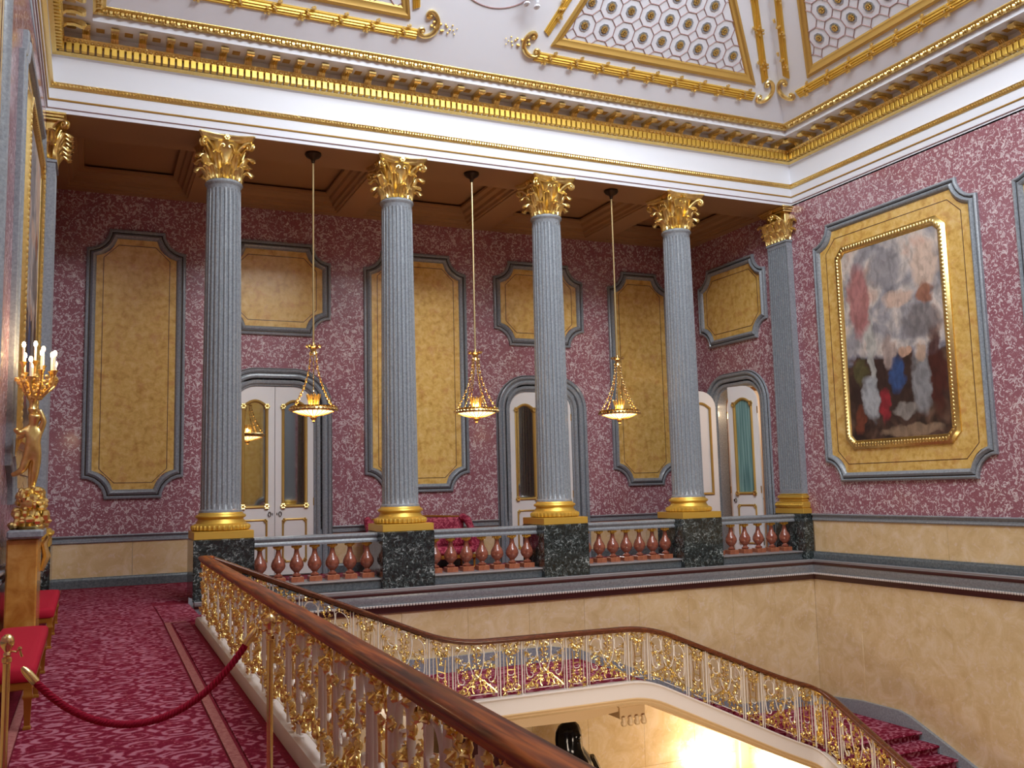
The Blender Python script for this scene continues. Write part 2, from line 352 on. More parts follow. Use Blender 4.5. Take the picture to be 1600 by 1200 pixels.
# ================================================================== ENTABLATURE (trim_4) around the hall
EP = [(XL, YN), (XR, YN), (XR, YA), (XL, YA)]
def esw(prof, mat, nm, parent=None): return struct(nm, MB().sweep(EP, prof, True, PX), mat, parent)
ent = esw([(-.02, 7.59), (.0, 7.59), (0, 7.65), (.015, 7.66), (.015, 7.78), (.03, 7.79), (.03, 7.97), (.03, 8.06), (.02, 8.08), (.02, 8.48),
           (.06, 8.5), (.10, 8.53), (.10, 8.72), (.12, 8.74), (.12, 8.87), (.62, 8.872), (.62, 8.975), (.63, 8.98), (.63, 9.03), (.79, 9.035), (.80, 9.05), (-.02, 9.05)], 'white_plaster', 'trim_4')
G = 'gold_carved'
esw([(0, 7.652), (.018, 7.652), (.022, 7.658), (.016, 7.664), (0, 7.664)], 'panel_line', 'painted_line', ent)
esw([(.01, 7.775), (.03, 7.777), (.04, 7.79), (.032, 7.803), (.01, 7.805)], 'gold_paint', 'gold_bead', ent)
esw([(.02, 7.965), (.05, 7.97), (.065, 7.985), (.075, 8.01), (.09, 8.03), (.095, 8.045), (.02, 8.06)], G, 'gold_moulding', ent)
esw([(.015, 8.485), (.035, 8.49), (.06, 8.50), (.09, 8.52), (.125, 8.535), (.10, 8.545)], G, 'gold_moulding', ent)
esw([(.1, 8.665), (.18, 8.667), (.19, 8.69), (.215, 8.715), (.23, 8.74), (.11, 8.75)], G, 'gold_moulding', ent)
esw([(.62, 8.976), (.645, 8.98), (.67, 9.0), (.71, 9.012), (.77, 9.022), (.805, 9.036), (.805, 9.048), (.62, 9.048)], G, 'gold_cyma', ent)
# egg & leaf relief on the gold courses: small stuff
def along(fn, step, o, back=True, right=True, left=False, y0=4.5):
    n = 0
    if back:
        L = (XR-o)-(XL+o); k = int(L/step)
        for i in range(k+1): fn(XL+o+L*i/k, YA-o, 0)
    if right:
        L = (YA-o)-y0; k = int(L/step)
        for i in range(1, k+1): fn(XR-o, YA-o-L*i/k, -pi/2)
    if left:
        L = (YA-o)-(y0+2); k = int(L/step)
        for i in range(1, k+1): fn(XL+o, YA-o-L*i/k, pi/2)
eggs = MB()
def egg(x, y, r): eggs.blob((x, y, 8.702), .028, 6, 4, (1, 1, 1.1))
along(egg, .085, .20, left=True)
def lf(x, y, r):
    c, s = cos(r), sin(r)
    for dx, dz, w_ in ((0, 0, .05), (-.06, .03, .026), (.06, .03, .026), (-.045, -.03, .026), (.045, -.03, .026)):
        eggs.blob((x+c*dx+s*dz*.8, y+s*dx-c*dz*.8, 9.0+dz*.25), w_*.9, 6, 4, (1, 1, 1.15))
along(lf, .16, .715, left=True)
rp = MB()
def rope(x, y, r): eggs.blob((x, y, 8.012), .02, 5, 3, (1, 1, 1.3))
along(rope, .05, .075, left=False)
setp(obj('relief_beads', eggs, 'gold', ent), kind='stuff')
dm = mesh('dentil', MB().cbox(-.039, .039, -.03, .08, 0, .125, .004), 'gold_matt', 0)
cnt = [0]
def dent(x, y, r):
    o = obj('dentil', dm, None, ent, (x, y, 8.542)); o.rotation_euler = (0, 0, r); cnt[0] += 1
along(dent, .107, .19, left=False, y0=7.6)
def dl(x, y, r): pass
L0 = MB()
for i in range(60): L0.cbox(XL+.1, XL+.21, YA-.25-i*.107, YA-.182-i*.107, 8.542, 8.667, .004)
setp(obj('dentil_run', L0, 'gold_matt', ent), kind='stuff')
# modillion brackets: scroll in side view
prof = [(.0, -.0), (.06, .0), (.10, .03), (.14, .075), (.22, .09), (.29, .08), (.33, .055), (.37, .055), (.40, .085), (.39, .12), (.35, .14), (0, .14)]
mbm = MB().prism(prof, -.055, .055, lambda a, b, h: (h, .0-a, b))
mbm.tube([(-.06, -.375, .085), (.06, -.375, .085)], .038, 10).tube([(-.06, -.05, .03), (.06, -.05, .03)], .04, 10)
for dx in (-.035, 0, .035): mbm.tube([(dx, -.03, -.005), (dx, -.09, .02), (dx, -.14, .07), (dx, -.25, .08), (dx, -.35, .05), (dx, -.405, .075)], .013, 5)
mom = mesh('modillion', mbm, 'gold')
rfm = mesh('ceiling_rosette', MB().box(-.04, .04, -.25, -.15, .02, .03).box(-.06, .06, -.27, -.13, .03, .036), 'gold_paint')
mods = []
def mod(x, y, r):
    o = obj('modillion', mom, None, ent, (x, y, 8.732)); o.rotation_euler = (0, 0, r)
    mods.append((x, y, r))
along(mod, .405, .125, left=True, y0=5.5)
for x_, y_, r_ in mods:
    o = obj('soffit_rosette', rfm, None, ent, (x_+cos(r_)*.2, y_+sin(r_)*.2, 8.838)); o.rotation_euler = (0, 0, r_)
# architrave soffit over the columns, and gallery side face
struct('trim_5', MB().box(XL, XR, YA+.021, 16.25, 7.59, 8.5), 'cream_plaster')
# --- gallery ceiling: slab with stepped coffers
ce = MB(); ce.box(XL-.3, XR+.3, 16.2, YB+.3, 7.98, 8.15)
bx_ = [XL]+CX+[XR]
Y0, Y1 = 16.45, 19.2
ce.box(XL, XR, 16.25, Y0, 7.59, 7.98).box(XL, XR, Y1, YB, 7.59, 7.98)
for i, x_ in enumerate(bx_):
    a = x_-(.28 if 0 < i < 5 else (.0 if i == 0 else .2)); b = x_+(.28 if 0 < i < 5 else (.2 if i == 0 else 0))
    ce.box(a, b, Y0, Y1, 7.59, 7.98)
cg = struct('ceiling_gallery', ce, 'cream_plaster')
for i in range(5):
    a = bx_[i]+(.28 if i else .2); b = bx_[i+1]-(.28 if i < 4 else .2)
    mb = MB().sweep([(a, Y0), (b, Y0), (b, Y1), (a, Y1)], [(0, 7.62), (.05, 7.62), (.06, 7.68), (.12, 7.69), (.13, 7.76), (.2, 7.80), (.22, 7.86), (.30, 7.88), (.31, 7.93), (0, 7.93)], True, PX)
    obj('coffer_moulding', mb, 'cream_plaster', cg)
    obj('coffer_line', MB().sweep([(a, Y0), (b, Y0), (b, Y1), (a, Y1)], [(.22, 7.865), (.225, 7.862), (.305, 7.882), (.30, 7.89)], True, PX), 'gold_paint', cg)
# ================================================================== COVE (ceiling)
T1 = 2.9
cv = struct('ceiling', MB().sweep(EP, [(.78, 9.042), (.80, 9.042), (.97+T1, 9.212+T1), (.97+T1, 9.45+T1), (.6, 9.3)], True, PX), 'white_plaster')
dr = struct('wall_lantern', MB().sweep([(XL+3.9, YN+3.9), (XR-3.9, YN+3.9), (XR-3.9, YA-3.9), (XL+3.9, YA-3.9)], [(0, 11.9), (.0, 12.1), (-.3, 12.3), (-.3, 11.9)], True, PX), 'white_plaster')
SL = pi/4
def cov_back(u, t, h=0):   # u = X, t = rise along p; h = proud of the surface
    k = h/sqrt(2); t += .065; return (u*1.0075, YA-.80-t-k, 9.042+t-k)
def cov_right(u, t, h=0):
    k = h/sqrt(2); t += .065; return (XR-.80-t-k, u*1.008, 9.042+t-k)
def cove_panel(parent, fn, poly, rose_u, flip=1):
    # frame
    mb = MB().sweep(poly, [(-.01, 0), (-.01, .03), (.03, .045), (.06, .02), (.10, .02), (.12, 0)], True, lambda a, b, h: fn(a, b, h))
    obj('cove_frame', mb, 'gold_paint', parent)
    P = [Vector(p) for p in poly]
    def inside(a, b, mrg=0.):
        for i in range(len(P)):
            p, q = P[i], P[(i+1) % len(P)]; d = (q-p).normalized()
            if (-(d.y)*(a-p.x)+d.x*(b-p.y)) < mrg: return False
        return True
    us = [p.x for p in P]; s = .405; lat = MB()
    k = s*.2929
    tz = s/sqrt(2)      # rise spacing (slope length s)
    cells = []
    u = rose_u
    while u > min(us)-s: u -= s
    t0 = .45
    def seg(a, b):
        n = 4; p = Vector(a); q = Vector(b)
        pts = [p.lerp(q, i/n) for i in range(n+1)]
        for i in range(n):
            mid = (pts[i]+pts[i+1])/2
            if inside(mid.x, mid.y, .06):
                lat.tube([fn(pts[i].x, pts[i].y, .005), fn(pts[i+1].x, pts[i+1].y, .005)], .009, 4, False)
    j = 0; TT = max(p.y for p in P)
    while t0+j*tz < TT:
        tt = t0+j*tz; uu = u
        while uu < max(us)+s:
            h_, c_ = s/2, s/2-k; hz, cz = tz/2, (s/2-k)/sqrt(2)
            O8 = [(uu-c_, tt-hz), (uu+c_, tt-hz), (uu+h_, tt-cz), (uu+h_, tt+cz), (uu+c_, tt+hz), (uu-c_, tt+hz), (uu-h_, tt+cz), (uu-h_, tt-cz)]
            for q in range(4): seg(O8[q], O8[(q+1) % 8])
            seg(O8[7], O8[0]); seg(O8[5], O8[6])
            if inside(uu, tt, .12): cells.append((uu, tt))
            uu += s
        j += 1
    setp(obj('coffer_lattice', lat, 'panel_line', parent), kind='stuff')
    return cells
def ros_mesh():
    mb = MB()
    n = 8
    mb.lathe([(.02, .0), (.02, .03), (.012, .034)], n=8)
    for i in range(8):
        a = 2*pi*i/8; mb.blob((cos(a)*.048, sin(a)*.048, .01), .024, 5, 3, (1, 1, .8))
    return mb
rm = mesh('coffer_rosette', ros_mesh(), 'gold')
rim = mesh('coffer_rim', MB().sweep([(.105*cos(pi/8+pi*i/4), .105*sin(pi/8+pi*i/4)) for i in range(8)], [(0, 0), (0, .012), (.03, .004), (.045, -.004)], True, PX).prism([(.06*cos(pi/8+pi*i/4), .06*sin(pi/8+pi*i/4)) for i in range(8)], -.002, .002), 'coffer_shade', 0)
def place_ros(parent, fn, cells, rot):
    for u, t in cells:
        for me, hh, nm in ((rm, .004, 'coffer_rosette'), (rim, .002, 'coffer_rim')):
            o = obj(nm, me, None, parent, fn(u, t, hh)); o.rotation_euler = rot
cellsB = cove_panel(cv, cov_back, [(7.31, .42), (11.80, .42), (10.3, 1.72), (7.95, 1.72)], 7.82)
place_ros(cv, cov_back, cellsB, (3*pi/4, 0, 0))
cellsL = cove_panel(cv, cov_back, [(1.0, .42), (4.67, .42), (4.2, 1.6), (2.4, 1.6)], 4.2)
place_ros(cv, cov_back, cellsL, (3*pi/4, 0, 0))
cellsR = cove_panel(cv, cov_right, [(8.1, .36), (9.4, 1.66), (12.0, 1.66), (13.30, .36)][::-1], 12.96) if False else cove_panel(cv, lambda a, b, h=0: cov_right(-a, b, h), [(-13.30, .36), (-8.5, .36), (-9.7, 1.66), (-12.1, 1.66)], -12.96)
place_ros(cv, lambda a, b, h=0: cov_right(-a, b, h), cellsR, (3*pi/4, 0, -pi/2))
def garland(parent, fn, pts, curls):
    """reeded gold bar with flower ties and C-scroll corners"""
    mb = MB(); 
    for off in (-.045, -.015, .015, .045):
        pr = [(off-.016, .0), (off-.016, .02), (off, .045-abs(off)*.3), (off+.016, .02), (off+.016, 0)]
        mb.sweep(pts, pr, False, lambda a, b, h: fn(a, b, h))
    obj('garland_bar', mb, 'gold_matt', parent)
    fm = []
    for (a, b), (c, d) in zip(pts[:-1], pts[1:]):
        L = sqrt((c-a)**2+(d-b)**2); k = max(1, int(L/.52))
        for i in range(k):
            t = (i+.5)/k; u, v = a+(c-a)*t, b+(d-b)*t; fl_ = MB()
            dx, dy = (c-a)/L, (d-b)/L
            for q in range(9):
                s_ = (q-4)*.028; w_ = .05*sin(q*1.9)
                px, py = u+dx*s_-dy*(w_+s_*.6), v+(dy*s_+dx*(w_+s_*.6))
                fl_.blob(fn(px, py, .05), .022+.008*((q*7) % 3)/2, 6, 4)
            obj('flower_tie', fl_, 'gold', parent)
    for (cu, ct, a0, s_) in curls:
        cb = MB()
        for sg in (1, -1):
            P_ = [(cu+.22*cos(a0+sg*q*.18), ct+.22*sin(a0+sg*q*.18)*.72) for q in range(9)]
            e = P_[-1]; ang = a0+sg*8*.18
            cc = (e[0]-.075*cos(ang), e[1]-.055*sin(ang))
            P_ += [(cc[0]+(.075-.004*q)*cos(ang+sg*q*.42), cc[1]+(.055-.003*q)*sin(ang+sg*q*.42)) for q in range(1, 13)]
            cb.tube([fn(a, b, .03) for a, b in P_], [.045-.0014*q for q in range(len(P_))], 7)
            cb.blob(fn(cc[0], cc[1], .04), .032, 7, 5)
        obj('corner_scroll', cb, 'gold', parent)
        lb = MB()
        for q in range(16):
            rr = .12+.03*q; aa = a0+pi+.5*sin(q*2.1)
            lb.blob(fn(cu+rr*s_*1., ct-.02+.05*sin(q*1.7), .02), .035-.0015*q, 5, 3)
        if s_: obj('leaf_spray', lb, 'gold_paint', parent)
garland(cv, cov_back, [(7.05, .25), (11.9, .25)], [(7.0, .40, pi*1.25-pi+pi*.9, -1), (12.05, .35, -.2, 0)])
garland(cv, cov_back, [(7.15, .55), (7.72, 1.75)], [])
garland(cv, cov_back, [(12.0, .50), (10.72, 1.78)], [])
garland(cv, cov_back, [(.6, .25), (4.85, .25)], [(4.95, .40, -.3, 1)])
garland(cv, cov_back, [(4.75, .55), (4.4, 1.6)], [])
fr = lambda a, b, h=0: cov_right(-a, b, h)
garland(cv, fr, [(-13.75, .22), (-6.0, .22)], [(-13.85, .35, pi*.95, 0)])
garland(cv, fr, [(-13.72, .52), (-12.5, 1.74)], [])
# lunette ring with ornament between the panels
cb = MB().tube([cov_back(6.0+.93*cos(q*2*pi/64), 1.38+.93*sin(q*2*pi/64)*.707*1.0, .004) for q in range(65)], .012, 5)
obj('lunette_ring', cb, 'panel_line', cv)
ob = MB()
for q in range(15):
    a = q*.9; ob.blob(cov_back(5.85+.30*cos(a)*(.3+.05*q), 1.02+.12*sin(a), .02), .05-.001*q, 6, 4)
for sg in (1, -1):
    ob.tube([cov_back(5.85+sg*p, 1.0+q, .03) for p, q in spiral(.25, .06, .16, .02, 3.3, -2.5, 16)], .014, 6)
obj('lunette_ornament', ob, 'gold', cv)
st = MB()
st.tube([cov_back(6.72, .93, .22), cov_back(6.68, 1.10, .16), cov_back(6.66, 1.4, .15), cov_back(6.7, 1.9, .12)], [.035, .05, .075, .11], 9)
st.tube([cov_back(6.56, .93, .16), cov_back(6.52, 1.10, .12), cov_back(6.55, 1.45, .12), cov_back(6.62, 1.9, .12)], [.035, .05, .075, .11], 9)
st.blob(cov_back(6.73, .88, .24), .055, 8, 5, (1, 1.5, .7)); st.blob(cov_back(6.56, .88, .18), .055, 8, 5, (1, 1.5, .7))
obj('lunette_figure_legs', st, 'white_plaster', cv)
# ================================================================== WALL PANELS
def notch(x0, x1, z0, z1, r, n=6):
    """CCW outline with concave corners"""
    P = []
    for cx_, cz_, a0 in ((x1, z0, pi), (x1, z1, -pi/2), (x0, z1, 0), (x0, z0, pi/2)):
        arc = [(cx_+r*cos(a0-pi/2*q/n), cz_+r*sin(a0-pi/2*q/n)) for q in range(n+1)]
        P += arc
    return P
def octo(x0, x1, z0, z1, r):
    return [(x0+r, z0), (x1-r, z0), (x1, z0+r), (x1, z1-r), (x1-r, z1), (x0+r, z1), (x0, z1-r), (x0, z0+r)]
VM = lambda x, z, h: (x, -h, z)
MOULD = [(0, 0), (0, .05), (.015, .065), (.04, .07), (.055, .05), (.06, .03), (.075, .03), (.09, .06), (.12, .085), (.15, .07), (.17, .035), (.18, .02), (.18, 0)]
def wall_panel(W, u0, u1, z0, z1, label, r=.40, painting=None, line=True):
    t = thing('marble_panel', label, 'wall panel', wloc(W, (u0+u1)/2, z0), W['rz'])
    hw, H = (u1-u0)/2, z1-z0
    obj('panel_moulding', MB().sweep(notch(-hw, hw, 0, H, r), MOULD, True, VM), 'grey_marble', t)
    obj('panel_groove', MB().sweep(notch(-hw, hw, 0, H, r), [(.058, .0), (.058, .032), (.077, .032), (.077, 0)], True, VM), 'dark_metal', t)
    obj('panel_field', MB().prism(notch(-hw+.14, hw-.14, .14, H-.14, r), .0, .018, VM), 'yellow_marble', t, label='yellow marble field' )
    if line:
        i = .30 if not painting else .34
        P = octo(-hw+i, hw-i, i, H-i, .27)
        obj('inlay_line', MB().sweep(P, [(0, .017), (0, .022), (.012, .022), (.012, .017)], True, VM), 'dark_bead', t)
    return t
def picture(W, u0, u1, z0, z1, label):
    t = thing('framed_painting', label, 'painting', wloc(W, (u0+u1)/2, z0, .018), W['rz'])
    hw, H = (u1-u0)/2, z1-z0; r = .2
    obj('picture_frame', MB().sweep(octo(-hw, hw, 0, H, r), [(0, 0), (0, .03), (.02, .045), (.04, .07), (.08, .085), (.11, .08), (.13, .06), (.15, .04), (.17, .035), (.18, .02), (.18, 0)], True, VM), 'gold', t, label='gilded carved frame')
    bd = MB(); P = octo(-hw+.085, hw-.085, .085, H-.085, r-.03)
    for a, b in zip(P, P[1:]+P[:1]):
        L = sqrt((a[0]-b[0])**2+(a[1]-b[1])**2); k = max(1, int(L/.07))
        for q in range(k): bd.blob((a[0]+(b[0]-a[0])*(q+.5)/k, -.072, a[1]+(b[1]-a[1])*(q+.5)/k), .044, 6, 4, (1, .5, 1))
    setp(obj('frame_leaves', bd, 'gold', t), kind='stuff')
    P = octo(-hw+.15, hw-.15, .15, H-.15, r-.06)
    me = MB().prism([(a, b-H/2) for a, b in P], .005, .03, VM)
    obj('canvas', me, 'canvas', t, (0, 0, H/2), label='painted canvas of clouds, blue sky and dark robed shapes')
    return t
wall_panel(WB, -.16, 1.66, 1.63, 6.88, 'tall yellow marble panel in grey moulding left of the left-hand column')
wall_panel(WB, 2.30, 4.59, 4.92, 6.90, 'yellow marble panel above the left white double door', r=.38)
wall_panel(WB, 5.31, 7.69, 1.61, 6.90, 'tall yellow marble panel between the two closed white doors')
wall_panel(WB, 8.37, 10.70, 4.92, 6.91, 'yellow marble panel above the closed white door behind the third column', r=.38)
wall_panel(WB, 11.40, 13.20, 1.63, 6.88, 'tall yellow marble panel behind the right-hand pendant lamp')
wall_panel(WR, -18.95, -16.42, 4.92, 6.86, 'yellow marble panel above the open doors on the right wall', r=.38)
wall_panel(WR, -14.85, -10.86, 1.61, 6.90, 'large yellow marble panel in grey moulding around the right wall painting', painting=1)
wall_panel(WR, -10.17, -6.18, 1.61, 6.90, 'grey moulded panel cut off by the right edge of the picture', painting=1)
picture(WR, -14.24, -11.53, 2.24, 6.34, 'tall painting in a gilded frame on the right wall above the stairs')
wall_panel(WL, 10.86, 14.85, 1.61, 6.90, 'grey moulded panel on the left wall behind the candelabrum', painting=1)
wall_panel(WL, 5.2, 9.3, 1.61, 6.90, 'grey moulded panel at the left edge nearest the camera', painting=1)
picture(WL, 11.4, 14.2, 2.24, 6.34, 'gilded framed painting seen edge-on on the left wall above the candles')
WF = dict(o=(0, YN, 0), rz=pi)
wall_panel(WF, -7.1, -4.5, 1.0, 6.9, 'tall yellow panel seen only as a reflection in the left mirrored door leaf')
# ================================================================== DOORS
def arch_open(hw, H, r, n=8):
    P = [(hw, 0), (hw, H-r)]+[(hw-r+r*cos(pi/2*q/n), H-r+r*sin(pi/2*q/n)) for q in range(1, n+1)]
    P += [(-hw+r-r*sin(pi/2*q/n), H-r+r*cos(pi/2*q/n)) for q in range(0, n+1)]+[(-hw, 0)]
    return P
def surround(W, u, parent):
    # path travelled CCW: left = inside the opening, so offsets outward are negative
    prof = [(.0, -.3), (.0, -.05), (-.03, -.04), (-.05, .01), (-.09, .03), (-.115, .03), (-.12, .0), (-.145, .0), (-.16, .05), (-.20, .07), (-.225, .065), (-.23, .03), (-.26, .03), (-.275, .08), (-.31, .10), (-.33, .09), (-.335, .045), (-.36, .045), (-.37, .0), (-.37, -.02), (-.13, -.02), (-.13, -.3)]
    mb = MB().sweep(arch_open(.80, DH, .42), prof, False, VM)
    o = obj('door_surround', mb, 'grey_marble', parent, wloc(W, u)); o.rotation_euler = (0, 0, W['rz'])
    mb = MB().sweep(arch_open(.80, DH, .42), [(-.337, .03), (-.337, .05), (-.352, .05), (-.352, .03)], False, VM)
    o = obj('door_surround_line', mb, 'dark_metal', parent, wloc(W, u)); o.rotation_euler = (0, 0, W['rz'])
def leaf(parent, hx, side, mat='mirror', curtain=False, rz=0, glassless=False, hy=0.):
    """leaf hinged at local x=hx, extends towards side (+1/-1); arched outer corner at the hinge"""
    wd, H, r = .79, 3.86, .40
    S_ = lambda x: x*side
    poly = [(0, .02), (wd, .02), (wd, H)]+[(r-r*sin(pi/2*q/6), H-r+r*cos(pi/2*q/6)) for q in range(7)]
    g0, g1, gz0, gz1 = .16, .63, 1.40, 3.56
    # the leaf as rails and stiles around an arched light: build as ring of quads (outer poly / inner opening)
    n = 10
    inner = [(g0, gz0), (g1, gz0), (g1, gz1-.12)]+[(g1-(g1-g0)*q/n, gz1-.12+.12*sin(pi*q/n)) for q in range(1, n)]+[(g0, gz1-.12)]
    mb = MB()
    def ext(pl, y0, y1): mb.prism([(S_(a), b) for a, b in pl], y0, y1, VM)
    ext([(0, .02), (wd, .02), (wd, gz0), (0, gz0)], -.03, .02)
    ext([(0, gz0), (g0, gz0), (g0, H-r), (0, H-r)], -.03, .02)
    ext([(g1, gz0), (wd, gz0), (wd, gz1-.12), (g1, gz1-.12)], -.03, .02)
    up = [(g0, gz1-.12)]+[(g0+(g1-g0)*q/n, gz1-.12+.12*sin(pi*q/n)) for q in range(1, n)]+[(g1, gz1-.12), (wd, gz1-.12), (wd, H)]+[(r-r*sin(pi/2*q/6), H-r+r*cos(pi/2*q/6)) for q in range(7)]+[(g0, H-r)]
    ext(up, -.03, .02)
    o = obj('door_leaf', mb, 'white_paint', parent, (hx, -hy, 0), smooth=0); o.rotation_euler = (0, 0, rz)
    inn = [(S_(a), b) for a, b in inner]
    if side < 0: inn = inn[::-1]
    obj('gilt_frame', MB().sweep(inn, [(-.03, .018), (-.03, .035), (-.01, .05), (.01, .045), (.03, .02), (.03, -.01), (-.03, -.01)], True, VM), 'gold_paint', o)
    obj('gilt_frame', MB().sweep(inn, [(-.03, -.028), (-.03, -.045), (-.01, -.06), (.01, -.055), (.03, -.03)], True, VM), 'gold_paint', o)
    cb = MB()
    for a, b in ((g0, gz0), (g1, gz0), (g0, gz1-.12), (g1, gz1-.12)):
        for q in range(6): cb.blob((S_(a)+.035*cos(q*1.05), -.045, b+.04*sin(q*1.05)), .028, 6, 4)
    obj('corner_ornament', cb, 'gold', o)
    if not glassless:
        obj('mirror_pane', MB().prism(inn, -.012, -.004, VM), mat, o)
    lp = octo(.16, .63, .28, 1.13, .05); lp = [(S_(a), b) for a, b in lp]
    if side < 0: lp = lp[::-1]
    obj('gilt_panel_frame', MB().sweep(lp, [(-.02, .018), (-.02, .03), (0, .04), (.02, .03), (.02, .018)], True, VM), 'gold_paint', o)
    cb = MB()
    for a in (.18, .61):
        for b in (.30, 1.11):
            for q in range(4): cb.blob((S_(a)+.025*cos(q*1.6), -.035, b+.03*sin(q*1.6)), .024, 5, 3)
    obj('panel_ornament', cb, 'gold', o)
    h = MB().tube([(S_(wd-.1)+.028*cos(q*pi/6), -.045, 1.245+.045*sin(q*pi/6)) for q in range(13)], .008, 5).box(S_(wd-.04)-.008, S_(wd-.04)+.008, -.026, -.02, 1.22, 1.27)
    obj('door_handle', h, 'dark_metal', o)
    obj('hinge', MB().lathe([(.012, 0), (.012, .16)], (0, -.02, .25), 8).lathe([(.012, 0), (.012, .16)], (0, -.02, 1.4), 8).lathe([(.012, 0), (.012, .16)], (0, -.02, 3.2), 8), 'brass', o)
    return o
for i, c_ in enumerate(DO):
    d = thing('door_%d' % (i+1), None, None, (c_, YB+.10, 0), kind='structure')
    leaf(d, -.795, 1); leaf(d, .795, -1)
    surround(WB, c_, wb)
surround(WR, -DS, wr)
d = thing('door_3', None, None, wloc(WR, -DS, 0, -.02), -pi/2, kind='structure')
# local x = -Y: hinge near the camera at local +x side (larger -Y)
leaf(d, .79, -1, 'teal_fabric', rz=radians(16), hy=.06)
leaf(d, -.79, 1, 'white_paint', rz=radians(-100), hy=.06, glassless=False)
# room beyond the open door: white and gilt lining
rb = MB().box(XR+.3, XR+2.2, 15.9, 16.0, 0, 4.2).box(XR+.3, XR+2.2, 19.4, 19.5, 0, 4.2).box(XR+2.1, XR+2.2, 15.9, 19.5, 0, 4.2).box(XR+.3, XR+2.2, 15.9, 19.5, 4.2, 4.3).box(XR+.0, XR+2.2, 15.9, 19.5, -.1, 0)
struct('wall_side_room', rb, 'warm_room')
point('side_room_lamp', (XR+1.2, 16.9, 3.3), 60, (1, .74, .46), .08)
o_ = leaf(d, -.80, 1, 'warm_room', rz=radians(62), hy=-.30)
# shallow backs behind the closed doors
struct('wall_door_backs', MB().box(2.4, 4.5, YB+.34, YB+.4, 0, 4.2).box(8.5, 10.6, YB+.34, YB+.4, 0, 4.2).box(2.4, 4.5, YB, YB+.34, -.02, .01).box(8.5, 10.6, YB, YB+.34, -.02, .01), 'dark_metal')
# ================================================================== COLUMNS
ZP, ZB, ZT = .967, 1.38, 6.875
def shaft_mesh():
    mb = MB(); nf = 24; sub = 6; zs = [0, .03, .05, .12, .16, .9, 2, 3.2, 4.3, 5.1, 5.26, 5.30, 5.34]
    H = ZT-ZB
    rings = []
    for z in zs:
        t = z/H; R = .318-(.318-.276)*t**1.3
        if z == 0: R += .022
        if z == .03: R += .018
        k = 0 if z <= .05 or z >= 5.33 else (.6 if z in (.12, 5.30) else 1)
        ring = []
        for f_ in range(nf):
            for q in range(sub):
                a = 2*pi*(f_+q/sub)/nf; dpt = [0, 0, .6, 1, .6, 0][q] if q else 0
                dpt = [0, .05, .85, 1, .85, .05][q]
                ring.append(((R-.034*dpt*k)*cos(a), (R-.034*dpt*k)*sin(a), z))
        rings.append(ring)
    mb.loft(rings, True)
    mb.lathe([(.27, 5.33), (.275, 5.40), (.285, 5.415), (.30, 5.43), (.308, 5.45), (.30, 5.475), (.28, 5.485), (.28, H)], n=40)
    return mb
SHM = mesh('shaft', shaft_mesh(), 'grey_marble', 30)
# carved base: plinth, leafed torus, scotia, upper torus
BSM = mesh('gilt_base', MB().cbox(-.455, .455, -.455, .455, 0, .125, .006).lathe([(.40, .125), (.43, .14), (.445, .175), (.44, .21), (.41, .235), (.385, .24), (.38, .255), (.36, .285), (.352, .31), (.365, .325), (.385, .33), (.395, .35), (.385, .375), (.355, .385), (.34, .415)], n=40), 'gold_matt', 40)
tl = MB()
for q in range(36):
    a = 2*pi*q/36; tl.blob((.435*cos(a), .435*sin(a), .175), .033, 6, 4, (1, 1, 1.4))
TLM = mesh('torus_leaves', tl, 'gold_matt')
def acanthus(h, wd, out, curl, n=7, m_=6):
    """leaf rising along z, bending outwards (local +y is outwards), tip curling over"""
    mb = MB(); rows = []
    for i in range(n+3):
        t = i/n
        if i <= n:
            y = out*t**2.2; z = h*t
        else:
            q = i-n; y = out+curl*(.75*q/2+.25*sin(q)); z = h-(.0 if q == 1 else .035)*(1.)-.01*q
        wv = wd*(.72+.45*sin(pi*min(t, 1)*.85))*(1 if i <= n-1 else (1.05, .95, .7)[min(i-n+1, 2)])
        wv *= 1+.12*(1 if i % 2 else -1)
        row = []
        for j in range(m_+1):
            s_ = j/m_*2-1
            row.append((wv*s_, y+.018*(1-s_*s_)+.012*cos(s_*pi*3), z-.02*abs(s_)*t))
        rows.append(row)
    top = [r for r in rows]; back = [[(x, y-.018, z-.012) for x, y, z in r] for r in rows]
    N = len(rows); n2 = m_+1
    vs = [p for r in top for p in r]+[p for r in back for p in r]; fs = []
    for i in range(N-1):
        for j in range(m_):
            a = i*n2+j; fs.append((a, a+1, a+n2+1, a+n2)); b = a+N*n2; fs.append((b, b+n2, b+n2+1, b+1))
    for i in range(N-1):
        for j in (0, m_):
            a = i*n2+j; fs.append((a, a+n2, a+n2+N*n2, a+N*n2))
    for j in range(m_):
        a = (N-1)*n2+j; fs.append((a, a+1, a+1+N*n2, a+N*n2)); a = j; fs.append((a, a+1, a+1+N*n2, a+N*n2))
    return mb.add(vs, fs)
LFM1 = mesh('acanthus_leaf', acanthus(.235, .078, .095, .11), 'gold', 50)
LFM2 = mesh('acanthus_leaf', acanthus(.43, .080, .12, .12), 'gold', 50)
def volute_mesh():
    mb = MB()
    # stalk rising to a corner and a spiral in the vertical plane through local +y
    pts = [(0, .02, .36), (0, .05, .45), (0, .12, .53), (0, .20, .585), (0, .27, .60)]
    sp = spiral(.275, .535, .066, .012, pi/2, pi/2-4.4*pi/1.6, 22)
    pts += [(0, a, b) for a, b in sp]
    for dx in (-.028, .028):
        mb.tube([(dx+(.03*(1 if dx > 0 else -1))*(1-min(1, i/5)), a, b) for i, (_, a, b) in enumerate(pts)], [.026 if i < 6 else .021-.0004*i for i in range(len(pts))], 6)
    mb.blob((0, .275, .535), .03, 6, 4)
    return mb
VOM = mesh('volute', volute_mesh(), 'gold', 50)
